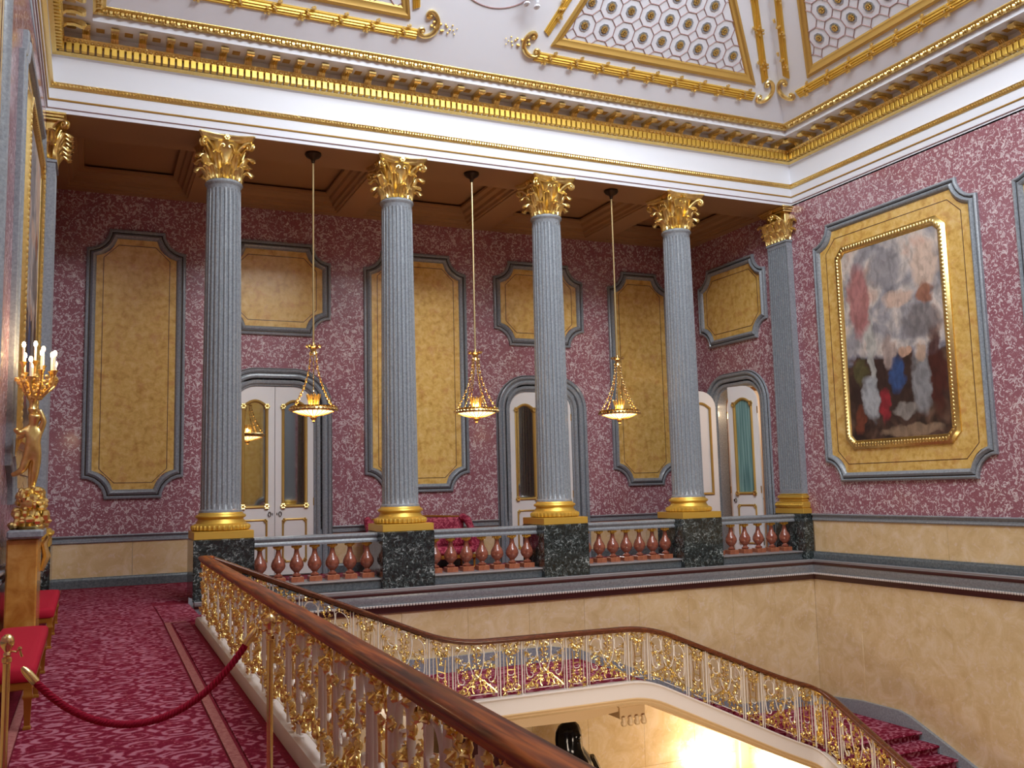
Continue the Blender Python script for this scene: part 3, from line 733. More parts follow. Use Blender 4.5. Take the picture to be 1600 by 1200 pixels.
def helix_mesh():
    mb = MB()
    for sg in (1, -1):
        pts = [(sg*.13, .0, .38), (sg*.12, .03, .47), (sg*.10, .05, .53)]+[(sg*(.055+a), .055, .53+b) for a, b in spiral(0, 0, .045, .01, 0, 4.6, 14)]
        mb.tube(pts, .014, 6)
    return mb
HEM = mesh('helix', helix_mesh(), 'gold', 50)
def abacus_mesh(hw=.44):
    P = []
    for k in range(4):
        a = k*pi/2
        for q in range(9):
            s_ = -1+2*q/8; x_, y_ = hw*s_*.93, -(hw-.085*(1-s_*s_))
            P.append((x_*cos(a)-y_*sin(a), x_*sin(a)+y_*cos(a)))
    mb = MB()
    def rg(s_, z): return [(x_*s_, y_*s_, z) for x_, y_ in P]
    mb.loft([rg(.90, .60), rg(.93, .63), rg(.95, .635), rg(.96, .655), rg(1.0, .68), rg(1.03, .70), rg(1.03, .714)], True)
    for k in range(4):
        a = k*pi/2; c_ = (-(hw-.07)*-sin(a), -(hw-.07)*cos(a), .665)
        for q in range(6): mb.blob((c_[0]+.03*cos(q*1.05)*cos(a), c_[1]+.03*cos(q*1.05)*sin(a), c_[2]+.03*sin(q*1.05)), .03, 6, 4)
        mb.blob((c_[0]*1.06, c_[1]*1.06, c_[2]), .028, 6, 4)
    return mb
ABM = mesh('abacus', abacus_mesh(), 'gold', 40)
BELL = mesh('capital_bell', MB().lathe([(.262, 0), (.265, .25), (.285, .4), (.33, .55), (.37, .61)], n=24), 'gold')
def leafs(parent, me, n, r, a0, nm='acanthus_leaf'):
    for q in range(n):
        a = a0+2*pi*q/n; o = obj(nm, me, None, parent, (r*cos(a), r*sin(a), 0)); o.rotation_euler = (0, 0, a-pi/2)
def column(x, label):
    t = thing('column', label, 'column', (x, YC, 0), group=None)
    # pedestal
    pd = MB().cbox(-.464, .464, -.464, .464, .02, ZP, .012)
    obj('pedestal', pd, 'green_marble', t, label='dark green marble pedestal block')
    obj('gilt_base', BSM, None, t, (0, 0, ZP)); obj('torus_leaves', TLM, None, t, (0, 0, ZP))
    obj('shaft', SHM, None, t, (0, 0, ZB))
    cp = obj('capital', BELL, None, t, (0, 0, ZT), label='gilded leafy capital')
    leafs(cp, LFM1, 8, .268, 0); leafs(cp, LFM2, 8, .262, pi/8)
    leafs(cp, VOM, 4, .25, pi/4, 'volute'); leafs(cp, HEM, 4, .275, 0, 'helix')
    obj('abacus', ABM, None, cp)
    return t
c0 = column(CX[0], 'left-hand fluted grey column standing at the head of the stairs')
for x_, lb in ((CX[1], 'second fluted grey column from the left, left of the middle pendant lamp'), (CX[2], 'third fluted grey column from the left, between middle and right pendant lamps'), (CX[3], 'right-hand free-standing fluted grey column, beside the open side door')):
    dup(c0, (x_, YC, 0), label=lb)
dup(c0, (7.75, -1.6, 0), label='grey column behind the camera, seen only reflected in the right mirrored door leaf')
def pilaster(x, s_, label):
    """flat pilaster on a side wall; s_=+1 on the left wall (faces +x)"""
    t = thing('pilaster', label, 'pilaster', (x, YC, 0))
    D = .15; X = lambda v: v*s_
    def B(a, b, c_, d, e, f, bv=.006):
        return MB().cbox(min(X(a), X(b)), max(X(a), X(b)), c_, d, e, f, bv)
    obj('pedestal', B(0, .24, -.45, .45, .02, ZP), 'green_marble', t)
    mb = B(0, .23, -.44, .44, 0, .11)
    for z0, z1, g in ((.11, .25, .075), (.25, .31, .03), (.31, .385, .05), (.385, .415, .02)):
        b = B(0, D+g, -.35-g, .35+g, z0, z1, .02); mb.add(b.v, b.f)
    for q in range(14): mb.blob((X(D+.08), -.40+q*.8/13, .18), .035, 6, 4)
    obj('gilt_base', mb, 'gold_matt', t, (0, 0, ZP))
    n = 9; P = [(-.35, 0), (-.35, D)]
    for q in range(n):
        a = -.35+.03+q*(.64/n)+.012; b = a+.64/n-.026; P += [(a, D), (a+.006, D-.03), ((a+b)/2, D-.045), (b-.006, D-.03), (b, D)]
    P += [(.35, D), (.35, 0)]
    mb = MB(); taper = lambda z: 1-.10*z/(ZT-ZB)
    Hs = ZT-ZB
    rings = []
    for z, k in ((.1, 1), (Hs-.14, 1)):
        rings.append([(X(b), a*taper(z), z) for a, b in P])
    mb.loft(rings, True)
    for z0, z1, g in ((0, .1, .0), (Hs-.14, Hs-.06, 0), (Hs-.06, Hs-.02, .02), (Hs-.02, Hs, 0)):
        tp = taper(z0); b = B(0, D+g+.001, -(.35*tp+g), .35*tp+g, z0, z1, .003); mb.add(b.v, b.f)
    obj('shaft', mb, 'grey_marble', t, (0, 0, ZB), smooth=30)
    b = B(0, D-.01, -.30, .30, 0, .6)
    cp = obj('capital', b, 'gold', t, (0, 0, ZT))
    rz = -pi/2 if s_ > 0 else pi/2
    for q in (-.22, 0, .22):
        o = obj('acanthus_leaf', LFM1, None, cp, (X(D-.01), q, 0)); o.rotation_euler = (0, 0, rz)
    for q in (-.30, -.11, .11, .30):
        o = obj('acanthus_leaf', LFM2, None, cp, (X(D-.015), q, 0)); o.rotation_euler = (0, 0, rz)
    for sg in (-1, 1):
        o = obj('volute', VOM, None, cp, (X(D-.08), sg*.18, 0)); o.rotation_euler = (0, 0, (rz+sg*pi/4) if s_ < 0 else rz+sg*-pi/4*-1)
        for me in (LFM1, LFM2):
            o = obj('acanthus_leaf', me, None, cp, (X(D*.5), sg*.30, 0)); o.rotation_euler = (0, 0, 0 if sg > 0 else pi)
    o = obj('helix', HEM, None, cp, (X(D), 0, 0)); o.rotation_euler = (0, 0, rz)
    mb = MB()
    for g, z0, z1 in ((-.03, .60, .635), (0, .64, .68), (.03, .68, .714)):
        b = B(0, D+.10+g, -.40-g, .40+g, z0, z1, .004); mb.add(b.v, b.f)
    for q in range(6): mb.blob((X(D+.13), .03*cos(q*1.05), .665+.03*sin(q*1.05)), .03, 6, 4)
    obj('abacus', mb, 'gold', cp)
    return t
pilaster(XR, -1, 'flat fluted grey pilaster on the right wall beside the open door')
pilaster(XL, 1, 'flat fluted grey pilaster seen edge-on on the left wall')
# ================================================================== BALUSTRADES
def balus():
    pr = MB().cbox(-.105, .105, -.105, .105, 0, .10, .008)
    body = MB().lathe([(.06, .10), (.075, .115), (.075, .13), (.045, .15), (.038, .165), (.055, .185), (.100, .235), (.118, .28), (.113, .33), (.088, .385), (.058, .43), (.043, .48), (.037, .53), (.035, .545)], n=20)
    cap = MB().lathe([(.037, .545), (.05, .555), (.045, .57), (.05, .59), (.08, .61), (.085, .63)], n=12)
    for q in range(8): cap.blob((.066*cos(q*pi/4), .066*sin(q*pi/4), .592), .026, 5, 4)
    return mesh('baluster', body, 'red_marble'), mesh('plinth_block', pr, 'orange_stone', 0), mesh('gilt_cap', cap, 'gold_matt')
BM = balus()
railp = [(-.14, .83), (-.13, .80), (.13, .80), (.14, .83), (.12, .85), (.115, .875), (.14, .89), (.155, .92), (.15, .94), (.12, .955), (-.12, .955), (-.15, .94), (-.155, .92), (-.14, .89), (-.115, .875), (-.12, .85)]
gaps = [(CX[0]+.464, CX[1]-.464, 7, 'balustrade of red marble balusters in front of the left white door'), (CX[1]+.464, CX[2]-.464, 7, 'balustrade of red marble balusters in front of the red sofa'),
        (CX[2]+.464, CX[3]-.464, 7, 'balustrade of red marble balusters below the right pendant lamp'), (CX[3]+.464, XR-.24, 6, 'short balustrade of red marble balusters in front of the open side door')]
for a, b, n, lb in gaps:
    t = thing('balustrade', lb, 'balustrade', ((a+b)/2, YC-.03, 0)); L = (b-a)/2
    obj('top_rail', MB().loft([[(u, y, z) for y, z in railp] for u in (-L+.002, L-.002)], True), 'grey_marble', t)
    for q in range(n):
        u = -L+(2*L)*(q+.5)/n
        o = obj('baluster', BM[0], None, t, (u, 0, .185)); obj('plinth_block', BM[1], None, o); obj('gilt_cap', BM[2], None, o)
# ================================================================== PENDANT LAMPS
def pendant():
    t = thing('pendant_lamp', 'left gilded bowl pendant lamp hanging in front of the closed double door', 'pendant lamp', (3.447, YC, 2.9), group='gilded bowl lamps hanging between the columns')
    obj('ceiling_cap', MB().lathe([(.01, 4.50), (.03, 4.52), (.035, 4.56), (.05, 4.58), (.12, 4.62), (.145, 4.66), (.14, 4.69)], n=20), 'dark_metal', t)
    obj('rod', MB().lathe([(.016, 1.28), (.016, 4.55)], n=8), 'rod_metal', t)
    cr = MB().lathe([(.05, 1.10), (.07, 1.11), (.065, 1.13), (.045, 1.17), (.055, 1.21), (.10, 1.235), (.11, 1.25), (.03, 1.25), (.02, 1.32)], n=16)
    for q in range(8): cr.blob((.112*cos(q*pi/4), .112*sin(q*pi/4), 1.26), .026, 5, 3)
    obj('crown', cr, 'brass', t)
    cm = MB()
    for i in range(17):
        s_ = i/16; z = 1.13-.93*s_; r = .06+.32*(s_**2.0)
        if i % 2: cm.blob((r, 0, z), .017, 6, 4, (.7, .7, 1.7))
        else: cm.blob((r, 0, z), .02, 6, 4, (1.1, .5, 1.5))
    cm.tube([(.06+.32*(i/16)**2.0, 0, 1.13-.93*i/16) for i in range(17)], .006, 4)
    cme = mesh('chain', cm, 'brass')
    for q in range(6):
        o = obj('chain', cme, None, t); o.rotation_euler = (0, 0, q*pi/3+.3)
    rg = MB().lathe([(.345, .13), (.39, .135), (.405, .16), (.39, .19), (.405, .205), (.385, .22), (.35, .21), (.345, .17)], n=36, cap=False)
    rg.loft([[( (.345+.0)*cos(2*pi*j/36), .345*sin(2*pi*j/36), z) for j in range(36)] for z in (.21, .13)])
    for q in range(36):
        a = 2*pi*q/36; rg.blob((.40*cos(a), .40*sin(a), .165), .022, 5, 4)
    obj('ring', rg, 'brass', t)
    bw = MB().lathe([(.04, .055), (.14, .07), (.24, .095), (.32, .13), (.345, .15), (.335, .155), (.30, .14), (.2, .105), (.05, .075)], n=36, cap=False)
    obj('bowl', bw, 'crystal', t)
    ri = MB()
    for q in range(24):
        a = 2*pi*q/24; ri.tube([(.05*cos(a), .05*sin(a), .045), (.16*cos(a), .16*sin(a), .066), (.26*cos(a), .26*sin(a), .098), (.35*cos(a), .35*sin(a), .145)], .008, 4)
    obj('bowl_ribs', ri, 'brass', t)
    obj('finial', MB().lathe([(.005, -.06), (.03, -.04), (.022, -.02), (.045, .0), (.06, .03), (.055, .05), (.02, .06)], n=14), 'brass', t)
    cu = MB()
    for q in range(12):
        a = 2*pi*q/12; cu.tube([(.05*cos(a), .05*sin(a), .14), (.075*cos(a), .075*sin(a), .28), (.105*cos(a), .105*sin(a), .40), (.125*cos(a), .125*sin(a), .43)], [.012, .016, .02, .008], 5)
    cu.lathe([(.04, .10), (.06, .12), (.05, .16), (.055, .18)], n=16)
    obj('inner_cup', cu, 'gold', t)
    bl = mesh('bulb', MB().blob((0, 0, 0), .024, 8, 6, (1, 1, 1.5)), 'bulb')
    for q in range(6):
        a = q*pi/3; obj('bulb', bl, None, t, (.2*cos(a), .2*sin(a), .17))
    return t
p0 = pendant()
dup(p0, (6.445, YC, 2.9), .25, 'middle gilded bowl pendant lamp hanging between the second and third columns')
dup(p0, (9.485, YC, 2.9), .5, 'right gilded bowl pendant lamp hanging between the third and fourth columns')
for x_ in (3.447, 6.445, 9.485):
    point('pendant_light', (x_, YC, 3.20), 12, (1, .80, .56), .03)
# ================================================================== STAIRS
NA = 9; RA = 1.45/NA; TA = .405; X1 = 1.42
ZL1 = -1.45; ZL2 = -2.89
sf = struct('stair_flight_upper', MB().prism([(1.42, -.33), (1.42, -.25), (4.75, -1.6), (8.05, -1.6), (11.5, -3.1), (13.8, -3.1), (13.8, -3.25), (11.4, -3.25), (8.0, -1.74), (4.7, -1.74)], 12.9, YA, lambda a, b, h: (a, h, b)), 'string_tan')
def step(x0, x1, z, parent, y0=13.0, y1=YA-.06):
    # nosed step: rounded front
    mb = MB().prism([(x0, z-.2), (x1-.02, z-.2), (x1-.02, z-.05), (x1+.02, z-.045), (x1+.035, z-.02), (x1+.02, z), (x0, z)], y0, y1, lambda a, b, h: (a, h, b))
    obj('step', mb, 'carpet', parent)
for k in range(1, NA):
    step(X1+(k-1)*TA, X1+k*TA, -k*RA, sf)
obj('landing', MB().box(4.6, 8.15, 13.0, YA, ZL1-.1, ZL1), 'carpet', sf)
NB = 9; RB = 1.44/NB; TB = (11.45-8.15)/(NB-1)
for k in range(1, NB):
    step(8.12+(k-1)*TB, 8.12+k*TB, ZL1-k*RB, sf)
obj('landing', MB().prism([(YA-.05, ZL2-.2), (12.90, ZL2-.2), (12.90, ZL2-.05), (12.84, ZL2-.045), (12.825, ZL2-.02), (12.84, ZL2), (YA-.05, ZL2)], 11.4, XR-.07, lambda a, b, h: (h, a, b)), 'carpet', sf)
s3 = struct('stair_flight_lower', MB().prism([(12.8, -3.14), (12.8, -3.3), (9.2, -4.95), (8.6, -4.95), (8.6, -4.75), (9.2, -4.75)], 11.52, XR, lambda a, b, h: (h, a, b)), 'string_tan')
NC = 9
for k in range(1, NC+1):
    y0 = 12.90-(k-1)*.378; y1 = 12.86-k*.378; z = ZL2-k*.145
    mb = MB().prism([(y0, z-.2), (y1+.02, z-.2), (y1+.02, z-.05), (y1-.02, z-.045), (y1-.035, z-.02), (y1-.02, z), (y0, z)], 11.56, XR-.09, lambda a, b, h: (h, a, b))
    obj('step', mb, 'carpet', s3)
    obj('step_end', MB().box(XR-.09, XR-.06, y1-.03, y0, z-.2, z+.01), 'grey_marble', s3)
# grey marble skirtings following the stairs
sk = MB().prism([(1.42, .1), (4.75, -1.16), (5.3, -1.19), (7.6, -1.19), (8.2, -1.30), (11.7, -2.68), (XR, -2.7), (XR, -3.1), (11.3, -3.1), (8.0, -1.6), (4.6, -1.6), (1.42, -.2)], YA-.07, YA+.0, lambda a, b, h: (a, h, b))
struct('baseboard_back', sk, 'grey_marble')
sk = MB().prism([(YA, -2.72), (14.3, -2.62), (13.35, -2.62), (13.1, -2.68), (12.3, -3.01), (8.6, -4.60), (8.6, -5.2), (12.6, -3.3), (YA, -3.1)], XR-.07, XR, lambda a, b, h: (h, a, b))
struct('baseboard_right', sk, 'grey_marble')
# moulded string (cream band) under the railing, round the well
def string(path):   # path of (x, y, ztop)
    bands = [('string_cream', 'string_band', [(-.06, .0), (.07, .0), (.075, -.02), (.06, -.04), (.05, -.045), (.05, -.25), (-.06, -.25)]),
             ('string_tan', 'string_moulding', [(-.06, -.25), (.055, -.25), (.06, -.265), (.045, -.275), (.03, -.30), (.035, -.315), (.0, -.345), (-.02, -.36), (-.06, -.36)])]
    out = []
    for mat, nm, prof in bands:
        P = [Vector(p) for p in path]; rings = []
        for i, p in enumerate(P):
            a = (P[i]-P[i-1]) if i else P[1]-P[0]; b = (P[i+1]-P[i]) if i < len(P)-1 else P[-1]-P[-2]
            a.z = b.z = 0; a.normalize(); b.normalize(); na = Vector((a.y, -a.x, 0)); nb = Vector((b.y, -b.x, 0)); q = (na+nb).normalized(); q = q/max(.3, q.dot(na))
            rings.append([(p.x+q.x*o, p.y+q.y*o, p.z+h) for o, h in prof])
        out.append((nm, MB().loft(rings, True), mat))
    return out
def smooth_path(P, rad, n=6):
    out = [P[0]]
    for i in range(1, len(P)-1):
        a, b, c_ = Vector(P[i-1]), Vector(P[i]), Vector(P[i+1]); r = rad if isinstance(rad, (int, float)) else rad[i]
        p = b+(a-b).normalized()*min(r, (a-b).length*.45); q = b+(c_-b).normalized()*min(r, (c_-b).length*.45)
        for k in range(n+1):
            t = k/n; out.append(tuple(p*(1-t)**2+b*2*t*(1-t)+q*t*t))
    out.append(P[-1]); return out
YR = 12.87; XC = 11.5
GX = lambda y: 1.36-.012*(12.9-y)
rail_pts = [(GX(YN), YN+.1, .85), (1.36, YR, .85), (4.80, YR, -.55), (8.10, YR, -.58), (10.75, YR, -1.67), (XC, YR, -1.90), (XC, 8.8, -3.80)]
base_pts = [(GX(YN), YN+.1, .10), (1.36, YR, .10), (4.72, YR, -1.37), (8.02, YR, -1.37), (10.75, YR, -2.62), (XC, YR, -2.92), (XC, 8.8, -4.72)]
for nm, mb_, mat in string(smooth_path(base_pts[1:], [0, .35, .35, .35, .35, .2], 5)):
    struct('stair_string' if nm == 'string_band' else 'stair_soffit_moulding', mb_, mat)
struct('trim_6', MB().loft([[(x_+GX(y_)-1.25, y_, z_) for x_, z_ in ((1.17, -.0), (1.17, .06), (1.19, .095), (1.33, .1), (1.34, -.25), (1.30, -.33), (1.17, -.33))] for y_ in (YN, YR+.05)], True), 'string_cream')
# wrought-iron railing panels
def quad(P00, P10, P01, P11):
    a, b, c_, d = map(Vector, (P00, P10, P01, P11)); ux = (b-a); nrm = Vector((ux.y, -ux.x, 0)).normalized()
    return lambda u, v, h=0.: tuple((a*(1-u)+b*u)*(1-v)+(c_*(1-u)+d*u)*v+nrm*h)
def poly_tube(mb, fn, pts, r, n=5): mb.tube([fn(u, v, h) for u, v, h in [(p+(0,)) if len(p) == 2 else p for p in pts]], r, n)
def deep(mb, fn, k=1.3):
    # the white ironwork is flat bar set edge-on: deeper than it is wide
    n_ = (Vector(fn(0, 0, 1))-Vector(fn(0, 0, 0))).normalized()
    mb.v = [tuple(Vector(v)+n_*(Vector(v).dot(n_))*k) for v in mb.v]; return mb
def wide_panel(P00, P10, P01, P11, near):
    fn = quad(P00, P10, P01, P11); ir, gd = MB(), MB(); n = 6 if near else 4
    for u in (.0, .055, .945): poly_tube(ir, fn, [(u, 0), (u, 1)], .0105 if u == 0 else .006, n)
    poly_tube(ir, fn, [(.055, .09), (.945, .09)], .006, n)
    for sg in (1, -1):
        X = lambda u: .5+sg*u
        # tall C-scroll ending in an upper and a lower spiral
        P = [(X(.40), .42), (X(.41), .60)]+[(X(.27+.14*cos(a)), .76+.16*sin(a)) for a in [i*pi/8 for i in range(0, 7)]]
        P += [(X(.27+a), .72+b*.9) for a, b in spiral(-.0, .0, .12, .03, 2.6, 2.6+4.8, 12)]
        poly_tube(ir, fn, P, .0085, n)
        P = [(X(.40), .42), (X(.38), .33)]+[(X(.30+a), .36+b) for a, b in spiral(0, 0, .075, .02, -.4, -.4-4.6, 12)]
        poly_tube(ir, fn, P, .0085, n)
        # central lens
        poly_tube(ir, fn, [(X(.13), .97), (X(.155), .80), (X(.14), .62), (X(.08), .46), (X(0), .38)], .0085, n)
        # gold crossing, spirals
        poly_tube(gd, fn, bez((X(.42), .10), (X(.30), .24), (X(.10), .34), (X(-.02), .46)), .012, n)
        poly_tube(gd, fn, bez((X(.06), .12), (X(.16), .2), (X(.02), .32), (X(.10), .46)), .010, n)
        poly_tube(gd, fn, [(X(.10+a), .20+b*.8) for a, b in spiral(0, 0, .09, .02, 0, 5, 12)], .009, n)
        poly_tube(gd, fn, [(X(.28+a), .18+b*.8) for a, b in spiral(0, 0, .10, .045, 1.5, 6.5, 10)], .009, n)
        c_ = fn(X(.28), .17, .012); gd.blob(c_, .028, 7, 5)
        poly_tube(gd, fn, [(X(.24+a), .62+b) for a, b in spiral(0, 0, .07, .02, 1, 5, 8)], .009, n)
    rr = random.Random(3)
    spots = []
    for sg in (1, -1):
        spots += [(.5+sg*u, v) for u, v in ((.40, .93), (.33, .97), (.22, .95), (.10, .97), (.04, .90), (.06, .80), (.03, .70), (.05, .60), (.02, .50), (.34, .72), (.38, .56), (.30, .60), (.22, .52), (.18, .64), (.20, .42), (.28, .47), (.36, .30), (.14, .30), (.40, .16), (.05, .24), (.18, .12), (.34, .10), (.05, .36), (.42, .76))]
    for k, (u, v) in enumerate(spots):
        hh = ((k*37) % 5-2)*.009; c_ = fn(u, v, hh); s_ = .013+.004*((k*13) % 3)
        gd.blob(c_, s_, 6, 4, (.9, .9, 1.25))
        for e in (0, 2.1, 4.2):
            a_ = k*2.4+e; gd.tube([fn(u, v, hh), fn(u+.028*cos(a_), v+.03*sin(a_), hh*1.8+.012), fn(u+.05*cos(a_+.6), v+.05*sin(a_+.6), hh+.004), fn(u+.05*cos(a_+1.2), v+.05*sin(a_+1.2), hh+.012)], [.012, .011, .007, .003], 4)
    return deep(ir, fn, 1.3 if near else .3), gd
def narrow_panel(P00, P10, P01, P11, near):
    fn = quad(P00, P10, P01, P11); ir, gd = MB(), MB(); n = 6 if near else 4
    for u in (.0, .17, .83): poly_tube(ir, fn, [(u, 0 if u == 0 else .1), (u, 1 if u == 0 else .9)], .0105 if u == 0 else .006, n)
    poly_tube(ir, fn, [(.3, .08), (.7, .08)], .006, n)
    for sg in (1, -1):
        X = lambda u: .5+sg*u
        poly_tube(gd, fn, [(X(.20), .72), (X(.16), .5), (X(.18), .25)], .009, n)
        poly_tube(gd, fn, [(X(.22+a), .80+b*.5) for a, b in spiral(0, 0, .16, .05, 0, 5, 10)], .009, n)
        poly_tube(gd, fn, [(X(.22+a), .16+b*.4) for a, b in spiral(0, 0, .18, .05, 0, -5, 10)], .009, n)
    poly_tube(gd, fn, [(.3, .48), (.7, .48)], .009, n); poly_tube(ir, fn, [(.34, .42), (.42, .38), (.58, .38), (.66, .42)], .007, n)
    for k, (u, v) in enumerate([(.5, .95), (.3, .92), (.7, .92), (.5, .85), (.4, .78), (.6, .78), (.5, .7), (.25, .83), (.75, .83), (.15, .95), (.85, .95), (.5, .62), (.3, .25), (.7, .25), (.5, .2), (.5, .1), (.2, .15), (.8, .15), (.2, .04), (.8, .04), (.35, .32), (.65, .32)]):
        hh = ((k*37) % 5-2)*.009; gd.blob(fn(u, v, hh), .013+.004*((k*13) % 3), 6, 4, (.9, .9, 1.25))
        for e in (0, 2.1, 4.2):
            a_ = k*2.4+e; gd.tube([fn(u, v, hh), fn(u+.06*cos(a_), v+.03*sin(a_), hh*1.8+.012), fn(u+.11*cos(a_+.6), v+.05*sin(a_+.6), hh+.004), fn(u+.11*cos(a_+1.2), v+.05*sin(a_+1.2), hh+.012)], [.012, .011, .007, .003], 4)
    return deep(ir, fn, 1.3 if near else .3), gd
cache = {}
def place_panel(kind, P00, P10, P01, P11, parent, near=False):
    o0 = Vector(P00); q = [tuple(round(c, 3) for c in Vector(p)-o0) for p in (P10, P01, P11)]
    key = (kind, near, tuple(q))
    if key not in cache:
        ir, gd = (wide_panel if kind == 'w' else narrow_panel)((0, 0, 0), q[0], q[1], q[2], near)
        cache[key] = (mesh('railing_panel', ir, 'iron_white', 60), mesh('gilt_scrollwork', gd, 'gold', 60))
    a, b = cache[key]
    o = obj('railing_panel', a, None, parent, tuple(o0)); obj('gilt_scrollwork', b, None, o)
def zat(P, i, s):   # interpolate z along the segment in coordinate i
    for a, b in zip(P[:-1], P[1:]):
        lo, hi = sorted((a[i], b[i]))
        if lo-1e-6 <= s <= hi+1e-6 and hi > lo: return a[2]+(b[2]-a[2])*(s-a[i])/(b[i]-a[i])
    return P[-1][2]
def handrail(pts, mat, parent, rad=.2):
    P = smooth_path(pts, rad, 6); prof = [(-.045, -.045), (-.05, -.025), (-.066, -.015), (-.074, .005), (-.068, .022), (-.045, .031), (0, .035), (.045, .031), (.068, .022), (.074, .005), (.066, -.015), (.05, -.025), (.045, -.045)]
    V = [Vector(p) for p in P]; rings = []
    for i, p in enumerate(V):
        a = (V[i]-V[i-1]) if i else V[1]-V[0]; b = (V[i+1]-V[i]) if i < len(V)-1 else V[-1]-V[-2]
        a = a.copy(); b = b.copy(); a.z = b.z = 0
        if a.length < 1e-6: a = b.copy()
        if b.length < 1e-6: b = a.copy()
        a.normalize(); b.normalize(); na = Vector((a.y, -a.x, 0)); nb = Vector((b.y, -b.x, 0)); q = (na+nb).normalized(); q = q/max(.35, q.dot(na))
        rings.append([(p.x+q.x*o, p.y+q.y*o, p.z+h) for o, h in prof])
    obj('handrail', MB().loft(rings, True), mat, parent, smooth=50)
    obj('core_rail', MB().loft([[(sum(v[0] for v in r)/len(r)+dx*1.0, sum(v[1] for v in r)/len(r), sum(v[2] for v in r)/len(r)+h) for dx, h in ((-.018, -.05), (.018, -.05), (.018, -.035), (-.018, -.035))] for r in rings], True), 'gold_matt', parent)
g = thing('gallery_railing', 'gilded iron railing with mahogany handrail along the red carpeted gallery, nearest the camera', 'railing')
handrail([(GX(YN), YN+.1, .85), (1.36, YR-.04, .85), (1.48, YR, .84)], 'wood', g, .14)
TP, BP = -.035, .0
ys = YR-.02; k = 0
while ys > -1.6:
    w_ = .35 if k % 2 else .74
    a, b = ys, ys-w_
    place_panel('n' if k % 2 else 'w', (GX(a), a, .10), (GX(b), b, .10), (GX(a), a, .81), (GX(b), b, .81), g, near=ys < 8)
    ys = b; k += 1
sr = thing('stair_railing', 'gilded iron railing with dark handrail running down beside the carpeted stairs', 'railing')
RP = [(1.40, YR, .87)]+[(x_, y_, z_) for x_, y_, z_ in rail_pts[2:6]]
handrail([(1.46, YR, .845)]+rail_pts[2:], 'wood_x', sr, [0, .5, .5, .6, .35, 0])
brk = []
x_ = 6.617-1.09*4.9
seq = []
xx = 6.617-1.09*5+.35
pos = []
k0 = -5
while True:
    a = 6.617+1.09*k0; pos += [(a, a+.35, 'n'), (a+.35, a+1.09, 'w')]; k0 += 1
    if a > 11: break
for a, b, kd in pos:
    a = max(a, 1.40); b = min(b, XC)
    if b-a < .15: continue
    za, zb = [zat(base_pts[1:6], 0, s) for s in (a, b)]; ta, tb_ = [zat([(1.36, 0, .87)]+rail_pts[2:6], 0, s)-.04 for s in (a, b)]
    place_panel(kd, (a, YR, za), (b, YR, zb), (a, YR, ta), (b, YR, tb_), sr)
ys = YR-.05; k = 0
while ys > 9.2:
    w_ = .74 if k % 2 else .35; a, b = ys, ys-w_
    za, zb = [zat(base_pts[5:], 1, s) for s in (a, b)]; ta, tb_ = [zat(rail_pts[5:], 1, s)-.04 for s in (a, b)]
    place_panel('w' if k % 2 else 'n', (XC, a, za), (XC, b, zb), (XC, a, ta), (XC, b, tb_), sr); ys = b; k += 1
# ================================================================== under the stairs
struct('trim_7', MB().prism([(5.6, -1.78), (5.6, -1.90), (7.0, -1.93), (7.6, -1.87), (7.9, -1.82), (7.9, -1.78)], 13.1, 13.6, lambda a, b, h: (a, h, b)), 'string_tan')
t = thing('stair_corbel', 'cream stone scroll corbel under the bend of the stair landing', 'corbel', (7.84, 13.3, -2.06))
obj('corbel_block', MB().cbox(-.22, .24, -.25, .25, .08, .31, .01).cbox(-.25, .27, -.28, .28, .26, .32, .01), 'string_tan', t)
for q in range(4):
    obj('scroll_drop', MB().tube([(-.17+q*.12, -.27, .11), (-.17+q*.12, -.29, .03)], [.03, .045], 8).blob((-.17+q*.12, -.28, .02), .052, 8, 6), 'string_tan', t)
cu = MB(); P = []
for q in range(41): P.append((5.4+q*.037, YA-.25+.05*sin(q*1.4)))
P2 = [(a, b+.03) for a, b in P][::-1]
cu.prism(P+P2, -6, -1.95)
setp(obj('curtain', cu, 'maroon'), 'dark maroon curtain behind the bronze statue below the stairs', 'curtain')
# draped bronze statue below the stairs
t = thing('bronze_statue', 'dark bronze draped statue standing in the hall below the stair landing', 'statue', (7.42, 14.3, -4.96))
rings = []
for z, r, ox in ((0, .50, 0), (.5, .44, 0), (1.0, .38, 0), (1.5, .34, .0), (1.85, .36, .0), (2.0, .36, 0), (2.12, .31, -.01), (2.22, .25, -.03), (2.32, .22, -.06), (2.44, .22, -.07), (2.56, .21, -.07), (2.66, .17, -.06), (2.73, .09, -.05), (2.75, .01, -.05)):
    ring = []
    for j in range(40):
        a = 2*pi*j/40; fold = 1+.05*sin(a*7+z*1.5)+.035*sin(a*11-z*2)
        if z > 2.3: fold = 1+.02*sin(a*6+z*4)+(.12 if abs(a-4.9) < .5 else 0)
        ring.append((ox+r*fold*cos(a)*1.05, r*fold*sin(a)*.8, z))
    rings.append(ring)
obj('draped_body', MB().loft(rings, True), 'dark_bronze', t, smooth=60)
fm = MB().blob((.0, -.10, 2.5), .125, 12, 8, (.8, .85, 1.15)).blob((.01, -.215, 2.49), .03, 6, 5, (.7, .8, 1.3)).blob((.045, -.195, 2.53), .02, 6, 4).blob((-.04, -.195, 2.53), .02, 6, 4).blob((.0, -.195, 2.42), .032, 6, 4, (1.2, .6, .5))
obj('face', fm, 'dark_bronze', t, smooth=60)
arm = MB().tube([(.28, 0, 2.08), (.40, -.02, 1.85), (.42, -.10, 1.6), (.30, -.28, 1.5), (.12, -.36, 1.55)], [.13, .12, .10, .075, .055], 10).blob((.08, -.37, 1.57), .06, 8, 6, (1.3, .7, .8))
